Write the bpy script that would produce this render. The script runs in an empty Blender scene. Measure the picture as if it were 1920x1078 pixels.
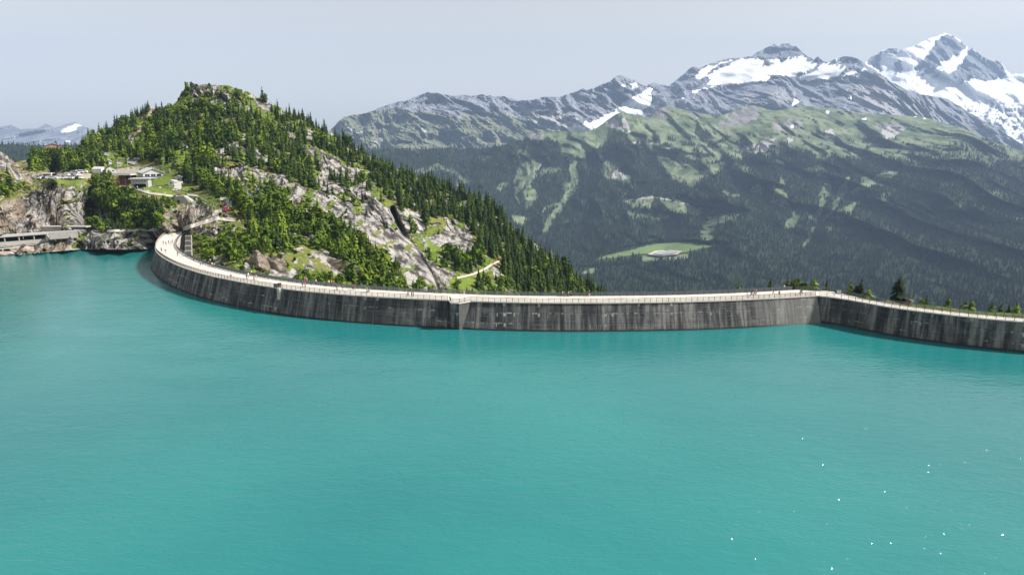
import bpy, math, random
import numpy as np
from mathutils import Vector, Matrix

random.seed(7)
rng = np.random.default_rng(7)
scene = bpy.context.scene
COL = scene.collection

# ------------------------------------------------------------------ camera
F, CX, CY, CAMZ, HORIZON = 1280.0, 960.0, 539.0, 52.0, 262.0
PITCH = math.atan((CY - HORIZON) / F)
SP, CP = math.sin(PITCH), math.cos(PITCH)
cam_data = bpy.data.cameras.new("camera")
cam = bpy.data.objects.new("camera", cam_data)
COL.objects.link(cam)
cam_data.sensor_width = 36.0
cam_data.lens = 36.0 * F / 1920.0
cam_data.clip_start = 0.5
cam_data.clip_end = 60000
cam.location = (0, 0, CAMZ)
cam.rotation_euler = (math.pi / 2 - PITCH, 0, 0)
scene.camera = cam

# ------------------------------------------------------------------ light
SUN_EL, SUN_AZ = math.radians(43), math.radians(90)      # azimuth from +Y towards +X
world = bpy.data.worlds.new("World")
scene.world = world
world.use_nodes = True
wn, wl = world.node_tree.nodes, world.node_tree.links
wn.clear()
wout = wn.new("ShaderNodeOutputWorld")
wbg = wn.new("ShaderNodeBackground")
sky = wn.new("ShaderNodeTexSky")
sky.sky_type = 'NISHITA'
sky.sun_disc = False
sky.sun_elevation = SUN_EL
sky.sun_rotation = SUN_AZ
sky.altitude = 2000
sky.air_density = 1.0
sky.dust_density = 3.5
sky.ozone_density = 2.0
whs = wn.new("ShaderNodeHueSaturation")
whs.inputs["Saturation"].default_value = 0.06
wl.new(sky.outputs[0], whs.inputs["Color"])
wtint = wn.new("ShaderNodeMix"); wtint.data_type = 'RGBA'; wtint.blend_type = 'MULTIPLY'
wtint.inputs[0].default_value = 1.0; wtint.inputs[7].default_value = (1.0, .955, .865, 1)
wl.new(whs.outputs[0], wtint.inputs[6]); wl.new(wtint.outputs[2], wbg.inputs["Color"])
wbg.inputs["Strength"].default_value = 0.10
wl.new(wbg.outputs[0], wout.inputs["Surface"])

sd = bpy.data.lights.new("sun", 'SUN')
sd.energy = 4.9
sd.angle = math.radians(0.5)
sd.color = (1.0, 0.96, 0.90)
sun = bpy.data.objects.new("sun", sd)
COL.objects.link(sun)
SUNV = Vector((math.sin(SUN_AZ) * math.cos(SUN_EL), math.cos(SUN_AZ) * math.cos(SUN_EL), math.sin(SUN_EL)))
sun.rotation_euler = SUNV.to_track_quat('Z', 'Y').to_euler()
sun.location = (0, 0, 300)

scene.view_settings.view_transform = 'Standard'
scene.view_settings.look = 'None'
scene.view_settings.gamma = 1.0
scene.view_settings.use_curve_mapping = False
scene.view_settings.exposure = 0.8
scene.render.engine = 'CYCLES'
scene.cycles.use_denoising = True
scene.cycles.max_bounces = 6
scene.cycles.diffuse_bounces = 2
scene.cycles.glossy_bounces = 2
scene.cycles.volume_bounces = 0
scene.cycles.transparent_max_bounces = 8

# ------------------------------------------------------------------ geometry of the view: a pixel of the photograph and a distance give a place
def slope(py):
    d = -(np.asarray(py, float) - CY) / F
    return (-SP + d * CP) / (CP + d * SP)
def at(px, py, D):
    px, py, D = np.broadcast_arrays(np.asarray(px, float), np.asarray(py, float), np.asarray(D, float))
    d = -(py - CY) / F
    k = D / (CP + d * SP)
    return np.stack([(px - CX) / F * k, D, CAMZ + (-SP + d * CP) * k], -1)
def onz(px, py, z):
    return at(px, py, (z - CAMZ) / slope(py))

# ------------------------------------------------------------------ noise
_perm = rng.permutation(256).astype(np.int32)
_perm = np.concatenate([_perm, _perm, _perm])
_g = rng.normal(size=(256, 3)); _g /= np.linalg.norm(_g, axis=1)[:, None]
def perlin(x, y, z):
    xi, yi, zi = np.floor(x).astype(np.int64), np.floor(y).astype(np.int64), np.floor(z).astype(np.int64)
    xf, yf, zf = x - xi, y - yi, z - zi
    u, v, w = (t * t * t * (t * (t * 6 - 15) + 10) for t in (xf, yf, zf))
    xi &= 255; yi &= 255; zi &= 255
    out = 0
    for a in (0, 1):
        pa = _perm[(xi + a) & 255]
        wa = u if a else 1 - u
        for b in (0, 1):
            pb = _perm[pa + ((yi + b) & 255)]
            wb = v if b else 1 - v
            for c in (0, 1):
                g = _g[_perm[pb + ((zi + c) & 255)]]
                wc = w if c else 1 - w
                out = out + wa * wb * wc * (g[..., 0] * (xf - a) + g[..., 1] * (yf - b) + g[..., 2] * (zf - c))
    return out * 1.6
def fbm(x, y, z, n=5, gain=.5):
    s, a = 0, 1.0
    for k in range(n):
        s = s + a * perlin(x + 17.3 * k, y + 5.1 * k, z - 9.7 * k)
        x, y, z = x * 2.03, y * 2.03, z * 2.03
        a *= gain
    return s
def ridged(x, y, z, n=5, gain=.5):
    s, a, w = 0, 1.0, 1.0
    for k in range(n):
        v = (1 - np.abs(perlin(x + 31.7 * k, y - 11.3 * k, z + 3.9 * k)) * 1.3) ** 2
        s = s + a * v * w
        w = np.clip(v * 1.6, 0, 1)
        x, y, z = x * 2.07, y * 2.07, z * 2.07
        a *= gain
    return s - 1.0
def inpoly(px, py, poly):
    P = np.asarray(poly, float)
    r = np.zeros(px.shape, bool)
    n = len(P)
    for i in range(n):
        x1, y1 = P[i]; x2, y2 = P[(i + 1) % n]
        if y1 == y2: continue
        c = ((y1 > py) != (y2 > py)) & (px < (x2 - x1) * (py - y1) / (y2 - y1) + x1)
        r ^= c
    return r
def polydist(px, py, line):
    d = np.full(px.shape, 1e9)
    for (x1, y1), (x2, y2) in zip(line[:-1], line[1:]):
        dx, dy = x2 - x1, y2 - y1
        t = np.clip(((px - x1) * dx + (py - y1) * dy) / (dx * dx + dy * dy + 1e-9), 0, 1)
        d = np.minimum(d, np.hypot(px - x1 - t * dx, py - y1 - t * dy))
    return d
def warped(px, py, amp, sc, seed=0.0):
    z = np.full(px.shape, seed)
    return px + amp * fbm(px / sc, py / sc, z, 4), py + amp * fbm(px / sc, py / sc, z + 50, 4)

# ------------------------------------------------------------------ materials
def material(name):
    m = bpy.data.materials.new(name)
    m.use_nodes = True
    return m, m.node_tree.nodes, m.node_tree.links, m.node_tree.nodes["Principled BSDF"]
def setin(nt_links, sock, v):
    if isinstance(v, bpy.types.NodeSocket): nt_links.new(v, sock)
    elif isinstance(v, (tuple, list)) and len(v) == 3 and sock.type == 'RGBA': sock.default_value = (*v, 1)
    else: sock.default_value = v
def mix(n, l, f, a, b, mode='MIX'):
    x = n.new("ShaderNodeMix"); x.data_type = 'RGBA'; x.blend_type = mode
    setin(l, x.inputs[0], f); setin(l, x.inputs[6], a); setin(l, x.inputs[7], b)
    return x.outputs[2]
def mth(n, l, op, a, b=0.0, c=0.0, clamp=False):
    x = n.new("ShaderNodeMath"); x.operation = op; x.use_clamp = clamp
    setin(l, x.inputs[0], a); setin(l, x.inputs[1], b); setin(l, x.inputs[2], c)
    return x.outputs[0]
def rampf(n, l, v, a, b):
    x = n.new("ShaderNodeMapRange"); x.interpolation_type = 'SMOOTHSTEP'
    setin(l, x.inputs[0], v); x.inputs[1].default_value = a; x.inputs[2].default_value = b
    return x.outputs[0]
def coords(n, l, scale=(1, 1, 1), rot=(0, 0, 0), kind="Object"):
    tc = n.new("ShaderNodeTexCoord"); mp = n.new("ShaderNodeMapping")
    mp.inputs["Scale"].default_value = scale; mp.inputs["Rotation"].default_value = rot
    l.new(tc.outputs[kind], mp.inputs[0])
    return mp.outputs[0]
def coords2(n, l, rot, scale):
    """turn first, then stretch"""
    a = coords(n, l, (1, 1, 1), rot); mp = n.new("ShaderNodeMapping"); mp.inputs["Scale"].default_value = scale
    l.new(a, mp.inputs[0]); return mp.outputs[0]
def noise(n, l, vec, scale, detail=6, rough=.55, dist=0.0, ty='FBM'):
    x = n.new("ShaderNodeTexNoise"); x.noise_type = ty
    x.inputs["Scale"].default_value = scale; x.inputs["Detail"].default_value = detail
    x.inputs["Roughness"].default_value = rough; x.inputs["Distortion"].default_value = dist
    l.new(vec, x.inputs["Vector"])
    return x.outputs[0]
def attr(n, name):
    x = n.new("ShaderNodeAttribute"); x.attribute_name = name
    return x.outputs["Fac"]
def bump(n, l, h, strength, dist, b):
    x = n.new("ShaderNodeBump"); x.inputs["Strength"].default_value = strength; x.inputs["Distance"].default_value = dist
    l.new(h, x.inputs["Height"]); l.new(x.outputs[0], b.inputs["Normal"])
_plain = {}
def plain(name, col, rough=.7, metal=0.0, var=.12, sc=1.5):
    """a simple painted or natural surface with a little wear"""
    if name in _plain: return _plain[name]
    m, n, l, b = material(name)
    nz = noise(n, l, coords(n, l), sc, 5)
    dk = tuple(c * (1 - 2 * var) for c in col); lt = tuple(min(1, c * (1 + var)) for c in col)
    l.new(mix(n, l, nz, dk, lt), b.inputs["Base Color"])
    b.inputs["Roughness"].default_value = rough; b.inputs["Metallic"].default_value = metal
    _plain[name] = m
    return m

# ------------------------------------------------------------------ objects
def tag(o, label=None, cat=None, group=None, kind=None):
    if label: o["label"] = label
    if cat: o["category"] = cat
    if group: o["group"] = group
    if kind: o["kind"] = kind
    return o
def obj(name, me, parent=None):
    o = bpy.data.objects.new(name, me)
    COL.objects.link(o)
    if parent is not None: o.parent = parent
    return o
def empty(name, loc=(0, 0, 0), rz=0):
    o = bpy.data.objects.new(name, None)
    COL.objects.link(o); o.location = loc; o.rotation_euler = (0, 0, rz)
    o.empty_display_size = .5
    return o
def meshdata(name, V, Fq, mats=(), mi=None, smooth=False, uv=None, attrs=None):
    """V (n,3); Fq (m,k) array of equal polygons or list of tuples"""
    me = bpy.data.meshes.new(name)
    V = np.asarray(V, np.float32)
    if isinstance(Fq, np.ndarray):
        m, k = Fq.shape
        me.vertices.add(len(V)); me.vertices.foreach_set("co", V.ravel())
        me.loops.add(m * k); me.loops.foreach_set("vertex_index", Fq.astype(np.int32).ravel())
        me.polygons.add(m)
        me.polygons.foreach_set("loop_start", np.arange(0, m * k, k, dtype=np.int32))
        me.polygons.foreach_set("loop_total", np.full(m, k, dtype=np.int32))
    else:
        me.from_pydata([tuple(map(float, v)) for v in V], [], Fq)
    for x in mats: me.materials.append(x)
    if mi is not None: me.polygons.foreach_set("material_index", np.asarray(mi, np.int32))
    me.polygons.foreach_set("use_smooth", np.full(len(me.polygons), bool(smooth)))
    if attrs:
        for k_, a in attrs.items():
            at_ = me.attributes.new(k_, 'FLOAT', 'POINT')
            at_.data.foreach_set("value", np.asarray(a, np.float32).ravel())
    if uv is not None:
        u = me.uv_layers.new(name="UVMap")
        idx = np.empty(len(me.loops), np.int32); me.loops.foreach_get("vertex_index", idx)
        u.data.foreach_set("uv", np.asarray(uv, np.float32)[idx].ravel())
    me.update(calc_edges=True)
    me.validate(clean_customdata=False)
    return me
class MB:
    """collects simple shapes into one mesh"""
    def __init__(s): s.V = []; s.F = []; s.M = []
    def add(s, V, Fc, mi=0):
        o = len(s.V); s.V += [tuple(v) for v in V]; s.F += [tuple(i + o for i in f) for f in Fc]; s.M += [mi] * len(Fc)
        return s
    def box(s, c, d, mi=0, rz=0, taper=1.0, tz=None):
        x, y, z = d[0] / 2, d[1] / 2, d[2] / 2
        V = []
        for sz, t in ((-1, 1.0), (1, taper)):
            for sx, sy in ((-1, -1), (1, -1), (1, 1), (-1, 1)):
                a, b = sx * x * t, sy * y * t
                ca, sa = math.cos(rz), math.sin(rz)
                V.append((c[0] + a * ca - b * sa, c[1] + a * sa + b * ca, c[2] + sz * z))
        return s.add(V, [(3, 2, 1, 0), (4, 5, 6, 7), (0, 1, 5, 4), (1, 2, 6, 5), (2, 3, 7, 6), (3, 0, 4, 7)], mi)
    def bar(s, a, b, w, mi=0, n=4):
        a, b = Vector(a), Vector(b); d = (b - a)
        if d.length < 1e-6: return s
        q = d.to_track_quat('Z', 'Y')
        V = []
        for p in (a, b):
            for k in range(n):
                t = 2 * math.pi * (k + .5) / n
                V.append(tuple(p + q @ Vector((math.cos(t) * w * .7, math.sin(t) * w * .7, 0))))
        Fc = [(k, (k + 1) % n, n + (k + 1) % n, n + k) for k in range(n)] + [tuple(range(n - 1, -1, -1)), tuple(range(n, 2 * n))]
        return s.add(V, Fc, mi)
    def prism(s, pts, y0, y1, mi=0):
        """polygon in XZ extruded along Y"""
        n = len(pts)
        V = [(x, y0, z) for x, z in pts] + [(x, y1, z) for x, z in pts]
        Fc = [tuple(range(n)), tuple(range(2 * n - 1, n - 1, -1))] + [((k + 1) % n, k, n + k, n + (k + 1) % n) for k in range(n)]
        return s.add(V, Fc, mi)
    def build(s, name, mats, parent=None, smooth=False):
        if not isinstance(mats, (list, tuple)): mats = [mats]
        me = meshdata(name, s.V, s.F, mats, s.M, smooth)
        return obj(name, me, parent)
    def mesh(s, name, mats, smooth=False):
        if not isinstance(mats, (list, tuple)): mats = [mats]
        return meshdata(name, s.V, s.F, mats, s.M, smooth)

# ------------------------------------------------------------------ terrain: surfaces fitted through places seen in the photograph
def rbf_fit(ctrl):
    C = np.asarray(ctrl, float)
    X = C[:, :2] / 200.0; y = np.log(C[:, 2])
    n = len(X)
    d = np.linalg.norm(X[:, None] - X[None], axis=2)
    A = np.zeros((n + 3, n + 3)); A[:n, :n] = d + 0.02 * np.eye(n)
    A[:n, n] = 1; A[:n, n + 1:] = X; A[n, :n] = 1; A[n + 1:, :n] = X.T
    w = np.linalg.solve(A, np.concatenate([y, np.zeros(3)]))
    def f(px, py):
        p = np.stack([px.ravel(), py.ravel()], 1) / 200.0
        out = w[n] + p @ w[n + 1:]
        for i in range(n): out = out + w[i] * np.hypot(p[:, 0] - X[i, 0], p[:, 1] - X[i, 1])
        return np.exp(out).reshape(px.shape)
    return f
class Terrain:
    def __init__(T, name, top, bot, ctrl, x0, x1, step, ny, disp, attrs, mat, rough_top=1.0, back=(8, 40, 25), smooth=False, label=None, blur=1, edge_z=None, post=None):
        T.nx = int((x1 - x0) / step) + 1
        T.x = np.linspace(x0, x1, T.nx); T.x0, T.x1, T.ny = x0, x1, ny
        top, bot = np.asarray(top, float), np.asarray(bot, float)
        T.top = np.interp(T.x, top[:, 0], top[:, 1]) + rough_top * fbm(T.x / 14, T.x * 0 + 3.3, T.x * 0 + len(name), 5, .6)
        T.bot = np.interp(T.x, bot[:, 0], bot[:, 1])
        t = np.linspace(0, 1, ny)
        PX = np.repeat(T.x[:, None], ny, 1)
        PY = T.bot[:, None] * (1 - t) + T.top[:, None] * t
        D = rbf_fit(ctrl)(PX, PY)
        P0 = at(PX, PY, D)
        A = {k: f(PX, PY, P0).astype(float) for k, f in attrs.items()}
        for k in A:
            for _ in range(blur):
                a = A[k]; b = a.copy()
                b[1:-1, 1:-1] = (a[1:-1, 1:-1] * 2 + a[2:, 1:-1] + a[:-2, 1:-1] + a[1:-1, 2:] + a[1:-1, :-2]) / 6
                A[k] = b
        D2 = D + disp(PX, PY, P0, A)
        P = at(PX, PY, D2)
        if post is not None: P = post(PX, PY, P)
        T.P, T.A = P, A
        nb, run, drop = back
        rows = [P[:, -1]]
        h = P[:, -1].copy(); hd = h[:, :2] / np.linalg.norm(h[:, :2], axis=1)[:, None]
        for k in range(1, nb + 1):
            q = rows[0].copy()
            kk = k * (1 + .25 * k)
            q[:, :2] += hd * run * kk
            q[:, 2] -= drop * kk * 1.1 + (drop * .5 * fbm(q[:, 0] / run / 3, q[:, 1] / run / 3, q[:, 0] * 0, 3))
            rows.append(q)
        full = np.concatenate([P] + [r[:, None] for r in rows[1:]], 1)
        ntot = full.shape[1]
        i, j = np.meshgrid(np.arange(T.nx - 1), np.arange(ntot - 1), indexing='ij')
        a = (i * ntot + j).ravel(); b = ((i + 1) * ntot + j).ravel()
        Fq = np.stack([a, b, b + 1, a + 1], 1)
        AA = {k: np.concatenate([v, np.repeat(v[:, -1:], nb, 1)], 1) for k, v in A.items()}
        me = meshdata(name, full.reshape(-1, 3), Fq, [mat], None, smooth, None, AA)
        T.o = tag(obj(name, me), kind="structure")
    def ground(T, px, py, arr=None):
        px, py = np.asarray(px, float), np.asarray(py, float)
        A = T.P if arr is None else arr
        fi = np.clip((px - T.x0) / (T.x1 - T.x0) * (T.nx - 1), 0, T.nx - 1.001)
        top = np.interp(px, T.x, T.top); bot = np.interp(px, T.x, T.bot)
        fj = np.clip((py - bot) / (top - bot) * (T.ny - 1), 0, T.ny - 1.001)
        i, j = fi.astype(int), fj.astype(int); u, v = fi - i, fj - j
        if A.ndim == 3: u, v = u[..., None], v[..., None]
        return A[i, j] * (1 - u) * (1 - v) + A[i + 1, j] * u * (1 - v) + A[i, j + 1] * (1 - u) * v + A[i + 1, j + 1] * u * v

# ================================================================== TERRAIN MATERIALS
def hill_material():
    m, n, l, b = material("hillside")
    v = coords(n, l)
    rock = attr(n, "rock"); lawn = attr(n, "lawn"); earth = attr(n, "earth")
    n1 = noise(n, l, v, .09, 8, .62); n2 = noise(n, l, v, .5, 6, .65); n3 = noise(n, l, v, .022, 4, .5)
    strata = noise(n, l, coords(n, l, (1, 1, 1), (0, math.radians(36), 0)), .3, 6, .6)
    sv = coords2(n, l, (0, math.radians(-48), 0), (.035, .10, .42))
    st = noise(n, l, sv, 1.0, 7, .68)
    rk = mix(n, l, rampf(n, l, st, .41, .59), (.040, .038, .037), (.40, .38, .355))
    warm = attr(n, "warm")
    rk = mix(n, l, mth(n, l, 'MULTIPLY', rampf(n, l, n1, .42, .66), mth(n, l, 'MULTIPLY_ADD', warm, .8, .12)), rk, mix(n, l, n2, (.13, .095, .062), (.41, .32, .225)))
    rk = mix(n, l, rampf(n, l, n2, .60, .72), rk, (.05, .07, .02))
    gr = mix(n, l, rampf(n, l, n2, .38, .62), (.030, .060, .008), (.16, .215, .022))
    gr = mix(n, l, rampf(n, l, n3, .46, .62), gr, (.17, .175, .045))
    speck = rampf(n, l, noise(n, l, v, .35, 5, .7), .60, .68)
    gr = mix(n, l, speck, gr, (.36, .34, .30))
    f = mth(n, l, 'ADD', rock, mth(n, l, 'MULTIPLY', mth(n, l, 'SUBTRACT', n1, .5), 1.6))
    col = mix(n, l, rampf(n, l, f, .35, .55), gr, rk)
    col = mix(n, l, lawn, col, mix(n, l, n2, (.10, .165, .018), (.21, .27, .04)))
    col = mix(n, l, rampf(n, l, earth, .3, .7), col, mix(n, l, n2, (.30, .25, .19), (.50, .45, .38)))
    l.new(col, b.inputs["Base Color"]); b.inputs["Roughness"].default_value = .95
    b.inputs["Specular IOR Level"].default_value = .2
    bump(n, l, mth(n, l, 'ADD', st, n2), .9, 1.6, b)
    return m
def far_material(name, rockc=((.10, .10, .11), (.26, .25, .25)), greenc=((.08, .11, .06), (.19, .225, .135)), sc=1.0):
    m, n, l, b = material(name)
    v = coords(n, l)
    snow = attr(n, "snow"); green = attr(n, "green"); scree = attr(n, "scree"); forest = attr(n, "forest")
    n1 = noise(n, l, v, .006 * sc, 9, .62); n2 = noise(n, l, v, .03 * sc, 6, .6)
    gu = noise(n, l, coords(n, l, (.012 * sc, .0025 * sc, .004 * sc), (0, 0, .25)), 1.0, 7, .65)
    rk = mix(n, l, rampf(n, l, gu, .38, .62), *rockc)
    rk = mix(n, l, rampf(n, l, n2, .5, .7), rk, tuple(c * 1.15 for c in rockc[1]))
    g = mix(n, l, rampf(n, l, n1, .4, .62), *greenc)
    g = mix(n, l, rampf(n, l, n2, .56, .66), g, (.035, .055, .03))
    col = mix(n, l, rampf(n, l, mth(n, l, 'ADD', green, mth(n, l, 'MULTIPLY', mth(n, l, 'SUBTRACT', n1, .5), 1.4)), .4, .6), rk, g)
    col = mix(n, l, rampf(n, l, mth(n, l, 'ADD', scree, mth(n, l, 'MULTIPLY', mth(n, l, 'SUBTRACT', n2, .5), 1.0)), .45, .6), col, (.35, .345, .34))
    col = mix(n, l, forest, col, mix(n, l, n2, (.014, .024, .013), (.03, .045, .02)))
    sn = rampf(n, l, mth(n, l, 'ADD', snow, mth(n, l, 'MULTIPLY', mth(n, l, 'SUBTRACT', n1, .5), .45)), .34, .50)
    col = mix(n, l, sn, col, mix(n, l, n2, (.72, .76, .82), (.90, .91, .93)))
    l.new(col, b.inputs["Base Color"]); b.inputs["Roughness"].default_value = .95
    b.inputs["Specular IOR Level"].default_value = .1
    bump(n, l, mth(n, l, 'ADD', gu, n1), .6, 22, b)
    return m
M_hill = hill_material()
M_far = far_material("alpine_ground")
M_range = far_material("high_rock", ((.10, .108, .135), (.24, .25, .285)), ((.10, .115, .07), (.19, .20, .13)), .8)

def polys(px, py, lst, amp=6, sc=22, seed=0.0):
    wx, wy = warped(px, py, amp, sc, seed)
    r = np.zeros(px.shape, bool)
    for p in lst: r |= inpoly(wx, wy, p)
    return r.astype(float)
Z = lambda px, py, P: np.zeros(px.shape)
def ell(cx, cy, rx, ry, n=10): return [(cx + rx * math.cos(k * 6.2832 / n), cy + ry * math.sin(k * 6.2832 / n)) for k in range(n)]

# ================================================================== VALLEY FLOOR (one sheet to the horizon)
vf = meshdata("valley_floor", [(-12400, -2900, -950), (12400, -2900, -950), (12400, 15400, -950), (-12400, 15400, -950)],
              [(0, 1, 2, 3)], [plain("valley_ground", (.05, .07, .03), .95, 0, .2, .01)])
tag(obj("valley_floor", vf), kind="structure")

# ================================================================== FAR MOUNTAINS
def mdisp(amp, lam, along=3.0, rot=.3):
    def f(px, py, P, A):
        X, Y, Zz = P[..., 0], P[..., 1], P[..., 2]
        w = fbm(X / lam / 2, Y / lam / 6, Zz / lam / 2, 3) * lam * .5
        g = .6 * ridged((X + rot * Zz + w) / lam, Zz / lam / along, Y / lam / 7, 7, .58) + .5 * ridged(X / lam * .8, Zz / lam * .8, Y / lam / 3, 7, .6)
        h = fbm(X / lam / 3, Y / lam / 3, Zz / lam / 3, 3)
        k = 1 - .85 * A.get("snow", 0)
        return -amp * (g * k + 1.1 * h)
    return f

# far left range
Terrain("distant_range", [(-400, 262), (-200, 245), (-60, 246), (0, 238), (20, 235), (40, 243), (55, 241), (70, 241), (85, 233), (105, 239), (118, 234), (130, 231), (142, 230), (155, 236), (170, 243), (200, 262), (300, 285), (400, 290)],
        [(-400, 300), (400, 305)], [(-400, 250, 11500), (400, 270, 11000), (-400, 300, 9000), (400, 300, 8800), (130, 232, 11800)], -400, 300, 2.5, 40, mdisp(260, 700, 2.0),
        {"snow": lambda a, b, P: polys(a, b, [[(113, 247), (120, 241), (133, 236), (148, 233), (152, 236), (140, 243), (128, 249)], ell(127, 265, 6, 2)], 3, 10),
         "green": lambda a, b, P: np.clip((b - 262) / 20, 0, 1) * .7, "scree": Z, "forest": Z}, M_range, 1.0, (4, 350, 150))
# left-centre rocky range
def rocky_snow(a, b, P):
    return polys(a, b, [[(1060, 240), (1110, 228), (1150, 208), (1175, 188), (1200, 172), (1224, 164), (1220, 190), (1200, 220), (1180, 255), (1080, 255)],
                        [(1180, 158), (1190, 156), (1196, 165), (1184, 168)], [(1166, 160), (1174, 164), (1170, 172), (1162, 168)]], 5, 12, 2.) * .82
Terrain("rocky_range", [(560, 300), (600, 262), (625, 238), (645, 219), (680, 214), (700, 208), (720, 199), (760, 189), (785, 179), (800, 174), (830, 177), (850, 180), (870, 178), (885, 180), (905, 177), (930, 182), (945, 181), (970, 189), (1000, 188), (1015, 183), (1030, 181), (1045, 184), (1060, 178), (1080, 173), (1092, 166), (1100, 170), (1120, 163), (1140, 155), (1150, 147), (1160, 142), (1175, 145), (1190, 152), (1210, 163), (1225, 154), (1245, 160), (1290, 180), (1350, 220)],
        [(560, 335), (1350, 335)], [(560, 235, 6500), (700, 205, 7300), (800, 175, 7800), (1000, 188, 8200), (1160, 143, 9200), (1300, 180, 9500), (560, 335, 5400), (900, 335, 5600), (1350, 335, 6200), (1150, 245, 7600), (1050, 250, 6900)],
        560, 1340, 1.5, 110, mdisp(330, 260, 2.4, 1.15),
        {"snow": rocky_snow, "green": lambda a, b, P: np.clip((b - 190 + (a - 800) * -.04) / 45, 0, .72) * (a < 1060),
         "scree": lambda a, b, P: polys(a, b, [[(1000, 225), (1035, 205), (1075, 215), (1100, 250), (1040, 250)], [(790, 245), (800, 242), (830, 262), (815, 264)], [(700, 262), (712, 262), (722, 274), (706, 274)], [(630, 232), (690, 250), (685, 254), (640, 246)], [(1120, 232), (1150, 214), (1160, 235), (1130, 250)]], 8, 14, 5.) * .7,
         "forest": Z}, M_range, 1.6, (5, 500, 200))
# twin snow summit behind everything on the far right
def ch_rock(a, b, P):
    q = lambda L: [(1180 + x / 2.595, 40 + y / 2.595) for x, y in L]
    R = polys(a, b, [q([(1165, 200), (1205, 165), (1250, 138), (1300, 128), (1325, 150), (1290, 158), (1245, 155), (1205, 190), (1240, 250), (1215, 250)]),
                     q([(1490, 95), (1545, 60), (1600, 85), (1642, 130), (1600, 165), (1540, 195), (1460, 215), (1400, 245), (1388, 232), (1460, 165)]),
                     q([(1415, 272), (1460, 225), (1522, 200), (1480, 250)]), q([(1285, 200), (1320, 190), (1330, 240), (1300, 255)]),
                     q([(1640, 155), (1670, 126), (1722, 175), (1800, 200), (1845, 250), (1815, 275), (1740, 295), (1680, 270), (1610, 305), (1566, 265), (1615, 205)]),
                     q([(1465, 280), (1510, 240), (1520, 250), (1485, 282)])], 5, 10, 3.)
    ice = np.clip((b - 178) / 30, 0, 1) * (fbm(a / 9 + b / 22, b / 5, a * 0, 5, .65) > .12) * (a > 1780)
    return np.maximum(R, ice * .75)
Terrain("glacier_summit", [(1540, 190), (1600, 145), (1620, 122), (1632, 108), (1645, 100), (1660, 93), (1675, 89), (1688, 95), (1705, 90), (1720, 85), (1735, 76), (1745, 71), (1757, 68), (1772, 63), (1780, 66), (1790, 70), (1800, 74), (1806, 82), (1814, 89), (1818, 96), (1822, 90), (1828, 96), (1840, 104), (1852, 111), (1862, 117), (1872, 114), (1880, 121), (1888, 133), (1897, 139), (1920, 139), (2000, 130), (2150, 150), (2300, 180)],
        [(1540, 330), (2300, 345)], [(1540, 170, 11600), (1700, 90, 12600), (1900, 137, 13300), (2300, 170, 14000), (1700, 145, 11500), (1900, 175, 12000), (1540, 330, 8400), (1900, 330, 9400), (2300, 345, 9900), (1900, 250, 10700)],
        1540, 2240, 1.6, 130, mdisp(420, 460, 1.8, -.3),
        {"snow": lambda a, b, P: 1 - ch_rock(a, b, P), "green": Z, "scree": Z, "forest": Z}, M_range, 1.6, (3, 180, 260))
# snow-capped middle range
def sm_snow(a, b, P):
    q = lambda L: [(1180 + x / 2.595, 40 + y / 2.595) for x, y in L]
    S = polys(a, b, [q([(318, 275), (345, 235), (440, 202), (550, 180), (610, 182), (700, 190), (770, 176), (860, 168), (922, 215), (880, 240), (800, 268), (720, 262), (640, 300), (500, 312), (400, 318), (310, 352), (300, 340), (370, 300)]),
                     q([(825, 275), (900, 235), (960, 200), (1055, 168), (1050, 185), (1010, 215), (1065, 222), (1010, 270), (900, 290), (840, 292)]),
                     q([(1040, 262), (1060, 245), (1100, 234), (1105, 246), (1060, 266)]), q([(793, 412), (800, 370), (818, 372), (838, 392)]),
                     q([(1125, 235), (1150, 228), (1155, 238), (1130, 244)]), q([(250, 372), (285, 350), (275, 368)]),
                     q([(1180, 315), (1195, 310), (1195, 322)]), q([(1065, 370), (1080, 368), (1080, 388)])], 3.5, 9, 7.)
    R = polys(a, b, [q([(625, 235), (665, 185), (705, 205), (700, 212), (660, 218)]), q([(600, 185), (700, 105), (760, 105), (860, 170), (770, 178), (740, 208), (730, 182), (650, 186)]),
                     q([(340, 285), (370, 270), (400, 285), (380, 305)]), q([(690, 285), (700, 262), (722, 264), (710, 278)]), q([(370, 262), (430, 215), (545, 178), (480, 215), (430, 232), (385, 262)])], 3, 9, 9.)
    return S * (1 - R) * 1.12
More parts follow.
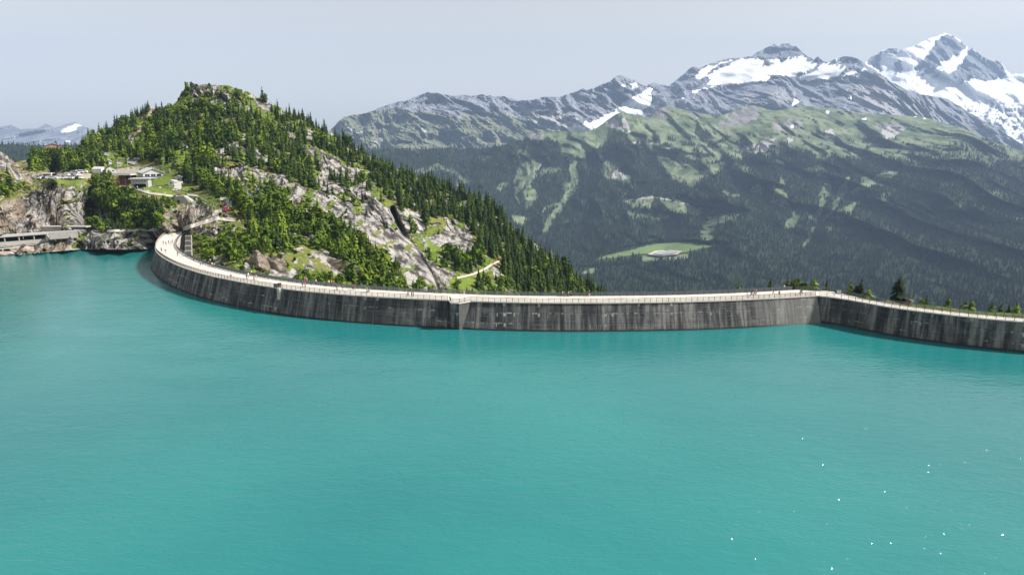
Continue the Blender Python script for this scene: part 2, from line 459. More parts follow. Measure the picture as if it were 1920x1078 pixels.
Terrain("snow_range", [(1150, 262), (1180, 225), (1200, 205), (1215, 190), (1232, 178), (1245, 168), (1262, 155), (1280, 142), (1292, 130), (1302, 125), (1312, 128), (1330, 120), (1355, 113), (1375, 110), (1393, 108), (1410, 107), (1420, 98), (1432, 93), (1444, 87), (1452, 81), (1459, 88), (1468, 81), (1478, 82), (1486, 88), (1492, 87), (1505, 98), (1514, 106), (1526, 113), (1533, 107), (1542, 113), (1552, 117), (1570, 110), (1580, 106), (1590, 107), (1600, 107), (1612, 113), (1628, 124), (1645, 136), (1665, 150), (1690, 164), (1710, 172), (1745, 181), (1775, 185), (1800, 200), (1825, 216), (1850, 230), (1880, 248), (1905, 264), (1935, 280), (2000, 320), (2060, 350)],
        [(1150, 335), (2060, 370)], [(1150, 240, 8300), (1300, 125, 9600), (1450, 85, 10500), (1600, 107, 9300), (1800, 200, 8900), (2060, 340, 7900), (1150, 335, 6200), (1500, 335, 6300), (2060, 370, 6900), (1350, 160, 9000), (1500, 155, 8900), (1450, 200, 7600), (1650, 215, 7400)],
        1150, 2040, 1.45, 150, mdisp(240, 300, 1.9, .05),
        {"snow": sm_snow, "green": lambda a, b, P: np.clip((b - 205) / 60, 0, .5),
         "scree": lambda a, b, P: polys(a, b, [[(1580, 180), (1620, 150), (1660, 165), (1720, 200), (1790, 230), (1840, 262), (1760, 250), (1650, 215)], [(1380, 195), (1410, 170), (1440, 195)], [(1440, 190), (1470, 165), (1500, 190)]], 12, 18, 4.) * .55,
         "forest": Z}, M_range, 1.5, (5, 450, 230))
# dark wooded ridge far left
RL = Terrain("wooded_ridge", [(-400, 268), (0, 270), (60, 273), (140, 272), (220, 276), (400, 280)], [(-400, 345), (400, 345)],
             [(-400, 270, 2700), (400, 280, 2700), (-400, 345, 1700), (400, 345, 1700)], -400, 320, 3, 30, mdisp(60, 200),
             {"snow": Z, "green": lambda a, b, P: a * 0 + 1., "scree": Z, "forest": lambda a, b, P: a * 0 + 1.}, M_far, .6, (4, 120, 60))

# ================================================================== GREEN MOUNTAIN ACROSS THE VALLEY
meadow_polys = [
    [(962, 336), (981, 307), (1012, 295), (1019, 301), (994, 351), (1012, 370), (987, 395), (969, 376)],
    [(1069, 345), (1059, 367), (1028, 407), (1009, 451), (1022, 451), (1037, 414), (1072, 370), (1086, 339), (1079, 290), (1067, 290)],
    [(1153, 320), (1184, 329), (1181, 351), (1147, 336)],
    [(1225, 275), (1300, 290), (1315, 336), (1300, 352), (1262, 338), (1235, 300)],
    [(1169, 376), (1231, 368), (1294, 384), (1325, 400), (1294, 404), (1247, 394), (1187, 388)],
    [(1326, 407), (1312, 446), (1343, 463), (1336, 443), (1348, 405)],
    [(1442, 382), (1467, 326), (1477, 379), (1491, 393), (1481, 396)], [(1467, 428), (1489, 396), (1502, 414), (1484, 431)],
    [(1527, 410), (1548, 343), (1562, 322), (1557, 361), (1535, 407)], [(1553, 412), (1572, 354), (1597, 322), (1587, 361), (1562, 398)],
    [(1565, 400), (1597, 382), (1618, 371), (1597, 403)], [(1590, 361), (1632, 336), (1717, 308), (1668, 330), (1608, 364)],
    [(1505, 463), (1524, 425), (1533, 421), (1511, 465)], [(1527, 423), (1572, 430), (1560, 434)],
    [(1345, 430), (1352, 405), (1362, 402), (1356, 430)], [(1640, 330), (1680, 318), (1700, 322), (1650, 340)]]
field_polys = [[(956, 403), (986, 407), (981, 425), (966, 420)], [(1108, 491), (1137, 479), (1231, 457), (1294, 454), (1346, 463), (1280, 477), (1200, 479), (1150, 488)],
               [(1200, 472), (1292, 468), (1290, 486), (1205, 490)], [(1086, 514), (1095, 508), (1116, 503), (1122, 507), (1105, 512)]]
treeline = [(600, 240), (960, 255), (985, 262), (1050, 268), (1060, 300), (1100, 300), (1112, 278), (1130, 270), (1215, 270), (1232, 292), (1262, 320), (1310, 345), (1335, 330), (1386, 296), (1440, 288), (1491, 282), (1544, 297), (1590, 300), (1650, 297), (1700, 306), (1745, 306), (1790, 300), (1850, 306), (1920, 300), (2200, 330)]
def forest_mask(px, py, P=None):
    wx, wy = warped(px, py, 10, 26, 1.)
    f = (wy > np.interp(wx, [a for a, _ in treeline], [b for _, b in treeline])).astype(float)
    f = np.maximum(f, ((wx > 1700) & (wy > 250 + (1920 - wx) * .16)) * .42)
    f = np.maximum(f, ((wx > 1120) & (wx < 1700) & (wy > 262)) * (perlin(px / 26, py / 9, px * 0 + 2) > .17) * .7)
    wx, wy = warped(px, py, 3.5, 11, 8.)
    for p in meadow_polys: f[inpoly(wx, wy, p)] = .05
    wx, wy = warped(px, py, 1.5, 11, 8.)
    for p in field_polys: f[inpoly(wx, wy, p)] = 0
    gl = perlin(px / 40, py / 22, px * 0 + 12)
    f = f * np.where((gl > .42) & (py < 420), .35, 1)
    return f
def gm_disp(px, py, P, A):
    X, Y, Zz = P[..., 0], P[..., 1], P[..., 2]
    w = fbm(X / 700, Y / 1400, Zz / 500, 4) * 330
    g = ridged((X + .35 * Zz + w) / 420, Zz / 800, Y / 3200, 4, .5)
    h = fbm(X / 900, Y / 1800, Zz / 700, 3)
    det = ridged((X + .3 * Zz + w * .5) / 110, Zz / 210, Y / 900, 5, .55)
    up = np.clip((330 - py) / 80, 0, 1)
    k = np.clip((py - 190) / 60, .25, 1) * np.clip((560 - py) / 120, .15, 1)
    fl = 1 - .8 * inpoly(px, py, [(1080, 500), (1137, 470), (1231, 450), (1310, 450), (1350, 468), (1280, 485), (1150, 495)])
    # gullies seen in the photograph
    gul = 0
    for line, w, d in (([(1130, 300), (1075, 360), (1030, 410), (1000, 470)], 26, 130), ([(1000, 300), (975, 350), (985, 410), (1000, 460)], 22, 90),
                       ([(1570, 320), (1540, 400), (1505, 460)], 20, 60), ([(1300, 340), (1330, 390), (1330, 450)], 22, 60), ([(1700, 400), (1740, 480), (1770, 540)], 40, 70)):
        gul = gul + d * np.exp(-(polydist(px, py, line) / w) ** 2)
    return -(165 * g * k + 150 * h * k + 26 * det + 30 * fbm((X + .1 * Zz) / 240, Zz / 200, Y / 700, 5)) * fl + gul
GM = Terrain("alpine_slope", [(560, 290), (640, 283), (720, 279), (760, 279), (800, 280), (870, 280), (905, 279), (930, 276), (955, 270), (975, 262), (985, 255), (1010, 249), (1040, 246), (1060, 246), (1095, 248), (1115, 242), (1130, 232), (1145, 221), (1155, 214), (1165, 211), (1180, 213), (1200, 217), (1215, 223), (1225, 214), (1237, 203), (1250, 197), (1270, 203), (1290, 207), (1320, 214), (1345, 218), (1365, 213), (1380, 205), (1395, 199), (1410, 198), (1430, 203), (1450, 208), (1480, 203), (1510, 199), (1550, 203), (1590, 208), (1620, 213), (1660, 215), (1700, 217), (1740, 222), (1780, 234), (1810, 246), (1840, 258), (1880, 272), (1920, 284), (2000, 310), (2200, 350)],
             [(560, 600), (2200, 620)],
             [(600, 285, 4000), (800, 280, 4400), (1000, 250, 4700), (1160, 212, 5000), (1245, 200, 5300), (1345, 218, 5200), (1400, 198, 5600), (1600, 208, 5600), (1780, 234, 5500), (1920, 284, 5000), (2200, 350, 4500),
              (700, 400, 3300), (900, 400, 3500), (1000, 470, 3000), (1000, 400, 3600), (1250, 470, 3000), (1250, 440, 3350), (1250, 380, 3750), (1250, 300, 4350), (1250, 490, 2650), (1250, 600, 1700),
              (1500, 440, 3100), (1500, 360, 3700), (1500, 280, 4500), (1500, 600, 1700), (1500, 520, 2300), (1800, 600, 1600), (1800, 450, 2700), (1800, 350, 3500), (1800, 280, 4300), (2150, 600, 1600), (2150, 450, 2600),
              (700, 600, 2000), (1000, 600, 1900), (1140, 240, 4900), (1250, 262, 4700), (1450, 240, 4900), (1350, 270, 4600)],
             560, 2180, 2.1, 210, gm_disp,
             {"snow": lambda a, b, P: polys(a, b, [[(1487, 196), (1493, 181), (1501, 188), (1496, 197)], ell(1552, 211, 4, 2.5), ell(1620, 224, 5, 1.6), ell(1733, 222, 3, 1.4), ell(1716, 218, 2, 1.4), ell(1485, 238, 3, 3)], 1, 8),
              "green": lambda a, b, P: 1 - polys(a, b, [[(1225, 222), (1240, 200), (1255, 203), (1250, 216), (1235, 225)], [(1340, 240), (1375, 212), (1400, 197), (1428, 205), (1420, 225), (1380, 236)], [(1445, 232), (1480, 228), (1510, 228), (1500, 240), (1460, 248)], [(1290, 213), (1318, 215), (1310, 224)], [(970, 268), (985, 254), (1020, 250), (1015, 262), (990, 272)], [(1640, 235), (1700, 230), (1690, 250), (1650, 250)], [(1380, 285), (1440, 262), (1455, 268), (1400, 290)]], 7, 12) * .9,
              "scree": lambda a, b, P: polys(a, b, [[(1135, 232), (1150, 222), (1162, 232), (1172, 248), (1162, 244), (1148, 240)], [(1160, 225), (1172, 222), (1184, 246), (1178, 250)], [(1245, 272), (1253, 276), (1262, 286), (1250, 280)], [(1400, 286), (1440, 262), (1460, 258), (1430, 290)], [(1545, 245), (1560, 243), (1565, 258), (1550, 260)], [(1650, 240), (1695, 238), (1690, 250), (1660, 262)], [(1145, 322), (1168, 316), (1186, 330), (1176, 338), (1150, 334)], [(1470, 262), (1490, 255), (1480, 275)],
                                                  [(1150, 270), (1240, 266), (1240, 268), (1150, 273)], [(1005, 318), (1022, 300), (1018, 312), (1008, 324)]], 4, 9) * .9
              + 1.0 * (np.minimum.reduce([polydist(a, b, L) for L in ([(1172, 376), (1222, 370), (1262, 375), (1290, 383), (1335, 390), (1385, 403)], [(1780, 497), (1796, 492), (1813, 487)], [(1862, 508), (1845, 503)], [(1235, 266), (1160, 271)])]) < 1.3),
              "forest": forest_mask}, M_far, .7, (5, 300, 150), True, blur=0)
# valley fields and the pond lie on the slope as thin sheets
def patch(name, T, outline, mat, lift, label=None, n=1, kind="structure"):
    """a sheet draped on terrain T inside an outline (fan of rings from its centre)"""
    O = np.array(outline, float); c = O.mean(0)
    rows = []; R = 5
    pts = []
    for k in range(len(O)):
        a, b = O[k], O[(k + 1) % len(O)]
        for t in np.linspace(0, 1, 4, endpoint=False): pts.append(a * (1 - t) + b * t)
    pts = np.array(pts); N = len(pts)
    V = [T.ground([c[0]], [c[1]])[0]]
    for r in range(1, R + 1):
        q = c + (pts - c) * r / R
        V += list(T.ground(q[:, 0], q[:, 1]))
    V = np.array(V); d = np.array([0, 0, CAMZ]) - V; d /= np.linalg.norm(d, axis=1)[:, None]
    V = V + d * lift + np.array([0, 0, lift])
    Fc = [(0, 1 + k, 1 + (k + 1) % N) for k in range(N)]
    for r in range(R - 1):
        for k in range(N):
            a = 1 + r * N + k; b = 1 + r * N + (k + 1) % N
            Fc.append((a, a + N, b + N, b))
    o = obj(name, meshdata(name, V, Fc, [mat], None, True))
    return tag(o, kind=kind)
M_field = plain("pasture", (.115, .185, .05), .95, 0, .2, .02)
patch("valley_meadow", GM, [(1118, 488), (1140, 480), (1190, 470), (1231, 459), (1294, 456), (1340, 463), (1280, 476), (1200, 478), (1150, 486)], M_field, 4)
patch("pond_shore", GM, [(1214, 480), (1228, 473), (1255, 471), (1279, 474), (1270, 480), (1240, 483)], plain("pond_shore", (.50, .40, .34), .9), 7)
patch("pond", GM, [(1224, 480), (1236, 475.5), (1256, 474), (1273, 475.5), (1262, 480), (1240, 482)], plain("pond_water", (.42, .50, .50), .25), 10)

# ================================================================== NEAR HILL ON THE LEFT
q2 = lambda L: [(120 + x / 3.43, 130 + y / 3.43) for x, y in L]
q3 = lambda L: [(260 + x / 4.364, 380 + y / 4.364) for x, y in L]
q4 = lambda L: [(600 + x / 3.478, 260 + y / 3.478) for x, y in L]
rock_polys = [
    q4([(0, 430), (60, 430), (200, 560), (330, 680), (420, 720), (520, 860), (560, 980), (760, 980), (850, 970), (820, 860), (700, 780), (620, 690), (560, 620), (470, 470), (400, 440), (330, 330), (230, 340), (100, 420)]),
    q4([(0, 100), (60, 90), (130, 150), (170, 280), (230, 230), (300, 210), (330, 310), (220, 360), (100, 360), (0, 330)]),
    q4([(590, 470), (680, 480), (690, 600), (640, 640), (740, 690), (700, 640), (800, 620), (830, 520), (930, 530), (990, 620), (1040, 700), (1030, 800), (960, 740), (800, 720), (640, 660), (540, 600), (480, 480)]),
    q4([(700, 780), (760, 830), (900, 880), (840, 960), (760, 980)]), q4([(1340, 650), (1400, 650), (1420, 720), (1440, 780), (1340, 700)]), q4([(1120, 800), (1180, 860), (1140, 940)]),
    q2([(990, 480), (1060, 460), (1160, 500), (1330, 570), (1330, 600), (1200, 570), (1060, 560), (1000, 600)]),
    q2([(900, 660), (1000, 640), (1080, 625), (1200, 625), (1300, 660), (1440, 680), (1560, 760), (1700, 800), (1900, 900), (1920, 1029), (1700, 1020), (1560, 960), (1440, 850), (1360, 780), (1250, 700), (1050, 690), (930, 690)]),
    q2([(760, 90), (850, 80), (1000, 120), (1100, 150), (1165, 225), (1060, 240), (960, 215), (870, 210), (820, 150), (740, 140), (680, 190), (720, 120)]),
    q2([(1700, 590), (1920, 660), (1920, 760), (1800, 790), (1560, 740), (1680, 660)]), q2([(940, 330), (1030, 340), (1020, 410), (950, 380)]),
    q2([(1380, 360), (1500, 440), (1640, 560), (1620, 600), (1450, 440)]), q2([(1220, 200), (1290, 200), (1350, 260), (1300, 280)]), q2([(1560, 380), (1630, 400), (1640, 470), (1560, 440)]),
    q2([(640, 880), (760, 870), (960, 880), (990, 960), (940, 1029), (640, 1029)]), q2([(1160, 740), (1250, 740), (1260, 800), (1200, 850), (1160, 800)]),
    q3([(430, 230), (560, 190), (700, 195), (860, 175), (985, 230), (960, 260), (850, 250), (760, 320), (600, 260), (480, 290)]),
    q3([(840, 470), (930, 410), (1040, 440), (1180, 470), (1190, 600), (1100, 600), (960, 570), (850, 510)]),
    q3([(1480, 380), (1560, 400), (1740, 550), (1650, 630), (1560, 540), (1480, 450)]), q3([(1180, 540), (1330, 560), (1320, 630), (1200, 610)]), q3([(1180, 290), (1230, 330), (1200, 400)]),
    q3([(540, 420), (730, 470), (700, 500), (560, 460)]), q3([(1350, 430), (1440, 520), (1400, 560)]), q3([(1390, 330), (1460, 345), (1440, 365)]),
    [(150, 350), (165, 338), (200, 372), (240, 395), (290, 396), (300, 380), (330, 390), (400, 394), (405, 425), (300, 440), (290, 470), (-300, 490), (-300, 420), (60, 425), (135, 428), (145, 380)],
    [(60, 334), (95, 345), (140, 352), (148, 430), (60, 430), (60, 360)]]
def hill_rock(a, b, P):
    wx, wy = warped(a, b, 7, 16, 21.)
    r = np.zeros(a.shape, bool)
    for p in rock_polys: r |= inpoly(wx, wy, p)
    r = r.astype(float)
    r = r * np.where(perlin(a / 24 + b / 40, b / 16, a * 0 + 4) > .28, .25, 1)
    sp = (fbm(a / 18, b / 11, a * 0 + 9, 4, .6) > .36) * .75
    return np.maximum(r, sp)
lawn_polys = [q2([(570, 690), (690, 690), (700, 790), (760, 860), (600, 800), (460, 770)]), q2([(700, 520), (830, 520), (820, 620), (740, 680), (730, 600)]), q2([(760, 740), (900, 820), (960, 850), (900, 850), (780, 800)]),
              [(165, 288), (200, 283), (245, 296), (200, 300)], [(60, 335), (160, 338), (150, 345), (70, 345)], q4([(670, 640), (780, 700), (770, 770), (700, 720)]), q4([(840, 910), (950, 900), (1080, 860), (1090, 900), (980, 990), (860, 980)]),
              q4([(210, 440), (270, 440), (270, 500), (220, 480)]), [(250, 240), (268, 225), (282, 232), (262, 262), (250, 262)]]
flat_zone = [(60, 345), (60, 322), (110, 320), (175, 322), (170, 300), (250, 300), (345, 318), (350, 372), (330, 380), (250, 372), (205, 355), (170, 340), (150, 342)]
crevice = [(735, 393), (745, 415), (760, 444), (778, 465), (792, 485), (803, 505), (812, 520), (822, 545)]
def hill_disp(px, py, P, A):
    X, Y, Zz = P[..., 0], P[..., 1], P[..., 2]
    fl = inpoly(px, py, flat_zone)
    fade = np.clip((np.hypot((px - 250) / 130, (py - 340) / 42) - .75) * 2, .06, 1)
    u = X * .79 - Zz * .61; w = X * .61 + Zz * .79
    rk = A["rock"]
    g = ridged(u / 70, w / 11, Y / 160, 6, .6) * 7.5 + ridged(u / 20, w / 7, Y / 40, 5, .55) * 2.6
    big = fbm(X / 90, Y / 120, Zz / 70, 4) * 16
    lo = fbm(X / 14, Y / 14, Zz / 14, 4) * 2.2
    d = -(g * rk + lo * (1 - rk) + big) * fade
    d = d + 34 * np.exp(-(polydist(px, py, crevice) / 4.5) ** 2)
    d = d - 9 * np.exp(-(polydist(px, py, [(722, 395), (742, 440), (780, 495), (800, 540)]) / 9.0) ** 2)
    # the shaded cleft beside the cable-car station
    d = d + 16 * np.exp(-(polydist(px, py, [(168, 362), (160, 430)]) / 14.0) ** 2) - 9 * np.exp(-(polydist(px, py, [(126, 362), (120, 425)]) / 12.0) ** 2)
    edge = np.clip((X * 0 + py - 425) / 25, 0, 1) * (px > 335)
    return d * (1 - .85 * edge)
hill_top = [(-300, 320), (0, 310), (50, 300), (80, 285), (92, 279), (120, 279), (130, 281), (145, 276), (160, 262), (200, 243), (225, 230), (255, 216), (275, 205), (300, 203), (322, 200), (332, 190), (340, 174), (350, 162), (362, 158), (385, 159), (410, 160), (430, 161), (450, 167), (475, 178), (500, 191), (530, 205), (560, 220), (590, 235), (620, 250), (650, 266), (680, 287), (710, 302), (740, 317), (770, 330), (800, 340), (840, 354), (870, 365), (900, 372), (915, 380), (930, 394), (945, 410), (960, 428), (975, 444), (990, 452), (1003, 456), (1018, 468), (1035, 486), (1050, 499), (1070, 514), (1090, 528), (1110, 540), (1140, 556), (1175, 585)]
HILL = Terrain("hillside", hill_top,
               [(-300, 492), (0, 482), (100, 472), (150, 468), (290, 468), (300, 466), (318, 441), (322, 435), (353, 432), (357, 482), (366, 512), (400, 535), (500, 565), (600, 580), (800, 600), (1000, 620), (1175, 640)],
               [(-300, 480, 318), (0, 476, 322), (150, 463, 334), (290, 463, 336), (0, 420, 345), (100, 420, 350), (100, 345, 400), (100, 335, 415), (100, 328, 470), (0, 320, 480), (-300, 330, 480), (100, 300, 520), (100, 283, 560),
                (145, 434, 337), (145, 424, 347), (148, 350, 402), (172, 434, 337), (172, 409, 404), (178, 368, 412), (215, 434, 336), (215, 421, 372), (215, 376, 388), (260, 432, 338), (260, 426, 346), (260, 385, 363), (300, 428, 337), (300, 390, 348), (270, 352, 396), (270, 345, 412), (270, 330, 432), (250, 300, 480), (250, 260, 535), (200, 243, 560), (265, 210, 600), (350, 250, 510), (365, 160, 600), (400, 160, 610), (400, 200, 560),
                (450, 172, 610), (450, 300, 440), (450, 400, 345), (400, 425, 325),  (440, 500, 250), (400, 500, 258), (360, 490, 268), (358, 440, 318), (340, 432, 340), (330, 378, 370), (340, 345, 400),
                (600, 245, 600), (600, 350, 430), (600, 430, 345), (600, 520, 280), (600, 580, 250), (700, 298, 560), (700, 380, 420), (700, 450, 355), (700, 530, 300), (700, 590, 270),
                (800, 340, 560), (800, 430, 420), (800, 530, 330), (800, 600, 290), (900, 372, 540), (900, 450, 430), (900, 540, 350), (1000, 458, 470), (1000, 545, 395), (1000, 620, 340), (1100, 540, 440), (1175, 585, 440), (1175, 640, 390)],
               -300, 1175, 1.45, 300, hill_disp,
               {"rock": hill_rock, "warm": lambda a, b, P: np.maximum(((a < 132) & (a > -300)) * 1., polys(a, b, [[(300, 382), (405, 390), (405, 428), (300, 440)], [(420, 425), (485, 430), (480, 445), (420, 440)]], 4, 10)), "lawn": lambda a, b, P: polys(a, b, lawn_polys, 3, 14, 3.) * .85,
                "earth": lambda a, b, P: np.maximum(polys(a, b, [[(60, 326), (120, 322), (170, 325), (170, 335), (60, 336)], q2([(1080, 700), (1180, 695), (1190, 710), (1100, 715)]), [(215, 318), (250, 312), (262, 318), (250, 330), (218, 328)], [(238, 300), (255, 300), (258, 308), (246, 309)]], 1.5, 8),
                                                    (polydist(a, b, q2([(575, 255), (540, 300), (530, 330), (490, 380), (470, 410), (440, 445)])) < 2.6) * .9)},
               M_hill, 1.4, (8, 22, 20), False)
# nearer rocky spur at the left edge of the view
def spur_disp(px, py, P, A):
    X, Y, Zz = P[..., 0], P[..., 1], P[..., 2]
    u = X * .55 - Zz * .83; w = X * .83 + Zz * .55
    return -(ridged(u / 46, w / 11, Y / 90, 6, .6) * 6.5 + ridged(u / 14, w / 8, Y / 30, 5) * 2.2 + fbm(X / 60, Y / 60, Zz / 60, 3) * 6)
SPUR = Terrain("rocky_spur", [(-300, 255), (-100, 268), (-40, 275), (0, 284), (12, 291), (24, 302), (34, 309), (45, 322), (56, 331), (66, 345), (80, 352), (95, 358), (105, 380), (110, 440)],
               [(-300, 500), (0, 478), (60, 470), (110, 462)],
               [(-300, 262, 350), (0, 285, 362), (0, 340, 345), (0, 420, 330), (0, 476, 318), (-300, 490, 305), (60, 335, 372), (60, 400, 348), (60, 466, 328), (105, 385, 358), (105, 450, 335)],
               -300, 110, 1.45, 170, spur_disp,
               {"rock": lambda a, b, P: np.clip(np.maximum(polys(a, b, [[(-300, 262), (0, 284), (35, 308), (58, 333), (60, 345), (35, 335), (20, 322), (0, 322), (-60, 315)], [(0, 385), (18, 375), (60, 360), (92, 355), (110, 380), (112, 462), (-300, 500), (-300, 390)], [(20, 318), (52, 330), (60, 345), (30, 338)]], 6, 15, 2.),
                                                            (fbm(a / 12, b / 8, a * 0 + 2, 4) > .35) * .8), 0, 1), "lawn": Z, "earth": Z, "warm": lambda a, b, P: a * 0 + 1.}, M_hill, 1.2, (5, 8, 10), False)

# ================================================================== DAM
ZC = 7.7
front_px = [(322, 433), (312, 437.5), (305.8, 441.9), (297.5, 450), (292, 458.5), (290.3, 466), (294, 474), (306, 483), (328.7, 495.7), (363, 508), (397.5, 517.5), (443, 526.7), (489, 534.7), (526, 540.4), (581, 546.3), (638, 551.6), (700, 555.6), (765, 559.2), (840, 562.4), (883, 564.4), (940, 566), (1006, 567.3), (1080, 567.6), (1160, 567.2), (1255, 566), (1330, 564), (1405, 561), (1480, 557), (1533, 553.8)]
wing_px = [(1533, 553.8), (1550, 555), (1574, 557.7), (1609, 564), (1653, 573), (1697, 579.5), (1740.6, 585), (1828, 594.9), (1920, 603), (2020, 610), (2140, 617)]
def resample(P, step=.5, sig=6):
    P = np.asarray(P)[:, :2]
    s = np.concatenate([[0], np.cumsum(np.hypot(*np.diff(P, axis=0).T))])
    n = int(s[-1] / step) + 1
    t = np.linspace(0, s[-1], n)
    Q = np.stack([np.interp(t, s, P[:, k]) for k in (0, 1)], 1)
    if sig:
        r = int(sig * 3); ker = np.exp(-.5 * (np.arange(-r, r + 1) / sig) ** 2); ker /= ker.sum()
        E = np.concatenate([2 * Q[0] - Q[1:r + 1][::-1], Q, 2 * Q[-1] - Q[-r - 1:-1][::-1]])
        Q = np.stack([np.convolve(E[:, k], ker, 'valid') for k in (0, 1)], 1)
    d = np.gradient(Q, axis=0); d /= np.linalg.norm(d, axis=1)[:, None]
    nrm = np.stack([d[:, 1], -d[:, 0]], 1)          # towards the lake for a curve run from left to right
    s = np.concatenate([[0], np.cumsum(np.hypot(*np.diff(Q, axis=0).T))])
    return Q, nrm, s
ppx = lambda L: onz([a for a, b in L], [b for a, b in L], ZC)
AQ, AN, AS = resample(ppx(front_px), .5, 14)
WQ, WN, WS = resample(ppx(wing_px), .5, 8)
# pixel column of each station, to find the joints seen in the photograph
def screen_x(Q, z=ZC):
    X, Y, Zz = Q[:, 0], Q[:, 1], z - CAMZ
    dep = Y * CP - Zz * SP
    return CX + F * X / dep
ASX, WSX = screen_x(AQ), screen_x(WQ)
right_half = np.arange(len(ASX)) > np.argmin(ASX)
def station(px): return float(np.interp(px, ASX[right_half], AS[right_half]))

def dam_concrete():
    m, n, l, b = material("stained_dam_concrete")
    uv = n.new("ShaderNodeTexCoord").outputs["UV"]
    def mp(s):
        x = n.new("ShaderNodeMapping"); x.inputs["Scale"].default_value = (*s, 1); l.new(uv, x.inputs[0]); return x.outputs[0]
    streak = noise(n, l, mp((.42, .045)), 1, 7, .62)
    fine = noise(n, l, mp((1.6, .10)), 1, 6, .7)
    grain = noise(n, l, mp((1.2, 2.2)), 1, 6, .7)
    board = noise(n, l, mp((.12, 5.0)), 1, 4, .65)
    sep = n.new("ShaderNodeSeparateXYZ"); l.new(uv, sep.inputs[0])
    v = sep.outputs[1]; u = sep.outputs[0]
    c = mix(n, l, rampf(n, l, streak, .40, .62), (.026, .027, .031), (.235, .225, .21))
    tone = noise(n, l, mp((.055, .02)), 1, 3, .5)
    c = mix(n, l, rampf(n, l, tone, .46, .66), c, (.05, .05, .052))
    c = mix(n, l, mth(n, l, 'MULTIPLY', rampf(n, l, noise(n, l, mp((.08, .12)), 1, 4, .6), .52, .64), .5), c, (.26, .25, .235))
    c = mix(n, l, mth(n, l, 'MULTIPLY', rampf(n, l, fine, .46, .60), .7), c, (.022, .023, .026))
    c = mix(n, l, mth(n, l, 'MULTIPLY', rampf(n, l, board, .5, .7), .4), c, (.26, .25, .235))
    c = mix(n, l, mth(n, l, 'MULTIPLY', rampf(n, l, grain, .5, .75), .45), c, (.06, .06, .062))
    # lime weeping from the lift joints
    lift = mth(n, l, 'FRACT', mth(n, l, 'DIVIDE', mth(n, l, 'ADD', v, .35), 2.75))
    near = rampf(n, l, mth(n, l, 'ABSOLUTE', mth(n, l, 'SUBTRACT', lift, .86)), .10, .0)
    below = rampf(n, l, mth(n, l, 'ABSOLUTE', mth(n, l, 'SUBTRACT', lift, .70)), .30, .0)
    w1 = rampf(n, l, noise(n, l, mp((.55, .35)), 1, 6, .7), .50, .60)
    w2 = rampf(n, l, noise(n, l, mp((.9, .06)), 1, 3, .6), .60, .66)
    patchy = rampf(n, l, noise(n, l, mp((.05, .22)), 1, 3, .5), .42, .60)
    lime = mth(n, l, 'MULTIPLY', patchy, mth(n, l, 'MAXIMUM', mth(n, l, 'MULTIPLY', near, w1), mth(n, l, 'MULTIPLY', below, w2)))
    c = mix(n, l, mth(n, l, 'MULTIPLY', lime, .85), c, (.52, .51, .49))
    line = rampf(n, l, mth(n, l, 'ABSOLUTE', mth(n, l, 'SUBTRACT', lift, .93)), .035, .01)
    c = mix(n, l, mth(n, l, 'MULTIPLY', line, .6), c, (.03, .03, .032))
    wet = rampf(n, l, v, .75, .15)
    c = mix(n, l, wet, c, (.022, .024, .026))
    # last blocks by the corner: cleaner concrete, plus some sunlit brightness painted in
    cl = mth(n, l, 'MULTIPLY', rampf(n, l, u, station(1380), station(1520)), mth(n, l, 'LESS_THAN', u, 1000.0))
    c = mix(n, l, mth(n, l, 'MULTIPLY', cl, .55), c, mix(n, l, streak, (.15, .145, .135), (.36, .35, .33)))
    l.new(c, b.inputs["Base Color"]); b.inputs["Roughness"].default_value = .9
    b.inputs["Specular IOR Level"].default_value = .25
    bump(n, l, mth(n, l, 'ADD', grain, board), .5, .12, b)
    return m
def deck_concrete():
    m, n, l, b = material("pale_deck_concrete")
    v = coords(n, l)
    a = noise(n, l, v, .35, 7, .6); f = noise(n, l, v, 3.5, 4, .6)
    c = mix(n, l, rampf(n, l, a, .3, .7), (.50, .455, .405), (.66, .615, .56))
    c = mix(n, l, mth(n, l, 'MULTIPLY', rampf(n, l, f, .5, .7), .35), c, (.36, .33, .30))
    l.new(c, b.inputs["Base Color"]); b.inputs["Roughness"].default_value = .9
    return m
M_dam, M_deck = dam_concrete(), deck_concrete()
M_clean = plain("clean_dam_concrete", (.52, .49, .44), .9, 0, .12, .4)
M_steel = plain("galvanised_steel", (.16, .17, .18), .5, .6, .1)
M_darksteel = plain("dark_steel", (.035, .04, .05), .5, .5, .1)
M_mesh = plain("beige_rail_mesh", (.42, .33, .24), .7, 0, .1)
M_panelgrey = plain("blue_grey_rail_mesh", (.16, .19, .22), .6, .2, .1)

dam = tag(empty("dam", (0, 0, 0)), "curved concrete arch dam with dark streaked lake face and pale walkway along its crest", "dam")
def sweep(Q, N, S, s0, s1, sec, z_uv=None, step=2.0, u_off=0.0):
    """closed section [(outward, z)] carried along the curve; returns V, F, UV, ring"""
    n = max(2, int((s1 - s0) / step) + 1)
    ss = np.linspace(s0, s1, n)
    V, UV, Fc = [], [], []
    k = len(sec)
    for s in ss:
        p = np.array([np.interp(s, S, Q[:, 0]), np.interp(s, S, Q[:, 1])]); q = np.array([np.interp(s, S, N[:, 0]), np.interp(s, S, N[:, 1])]); q /= np.linalg.norm(q)
        for o, z in sec:
            V.append((p[0] + q[0] * o, p[1] + q[1] * o, z)); UV.append((s + u_off, z))
    for i in range(n - 1):
        for j in range(k):
            a, b = i * k + j, i * k + (j + 1) % k
            Fc.append((a, a + k, b + k, b))
    Fc.append(tuple(range(k))); Fc.append(tuple((n - 1) * k + j for j in reversed(range(k))))
    return V, Fc, UV, n
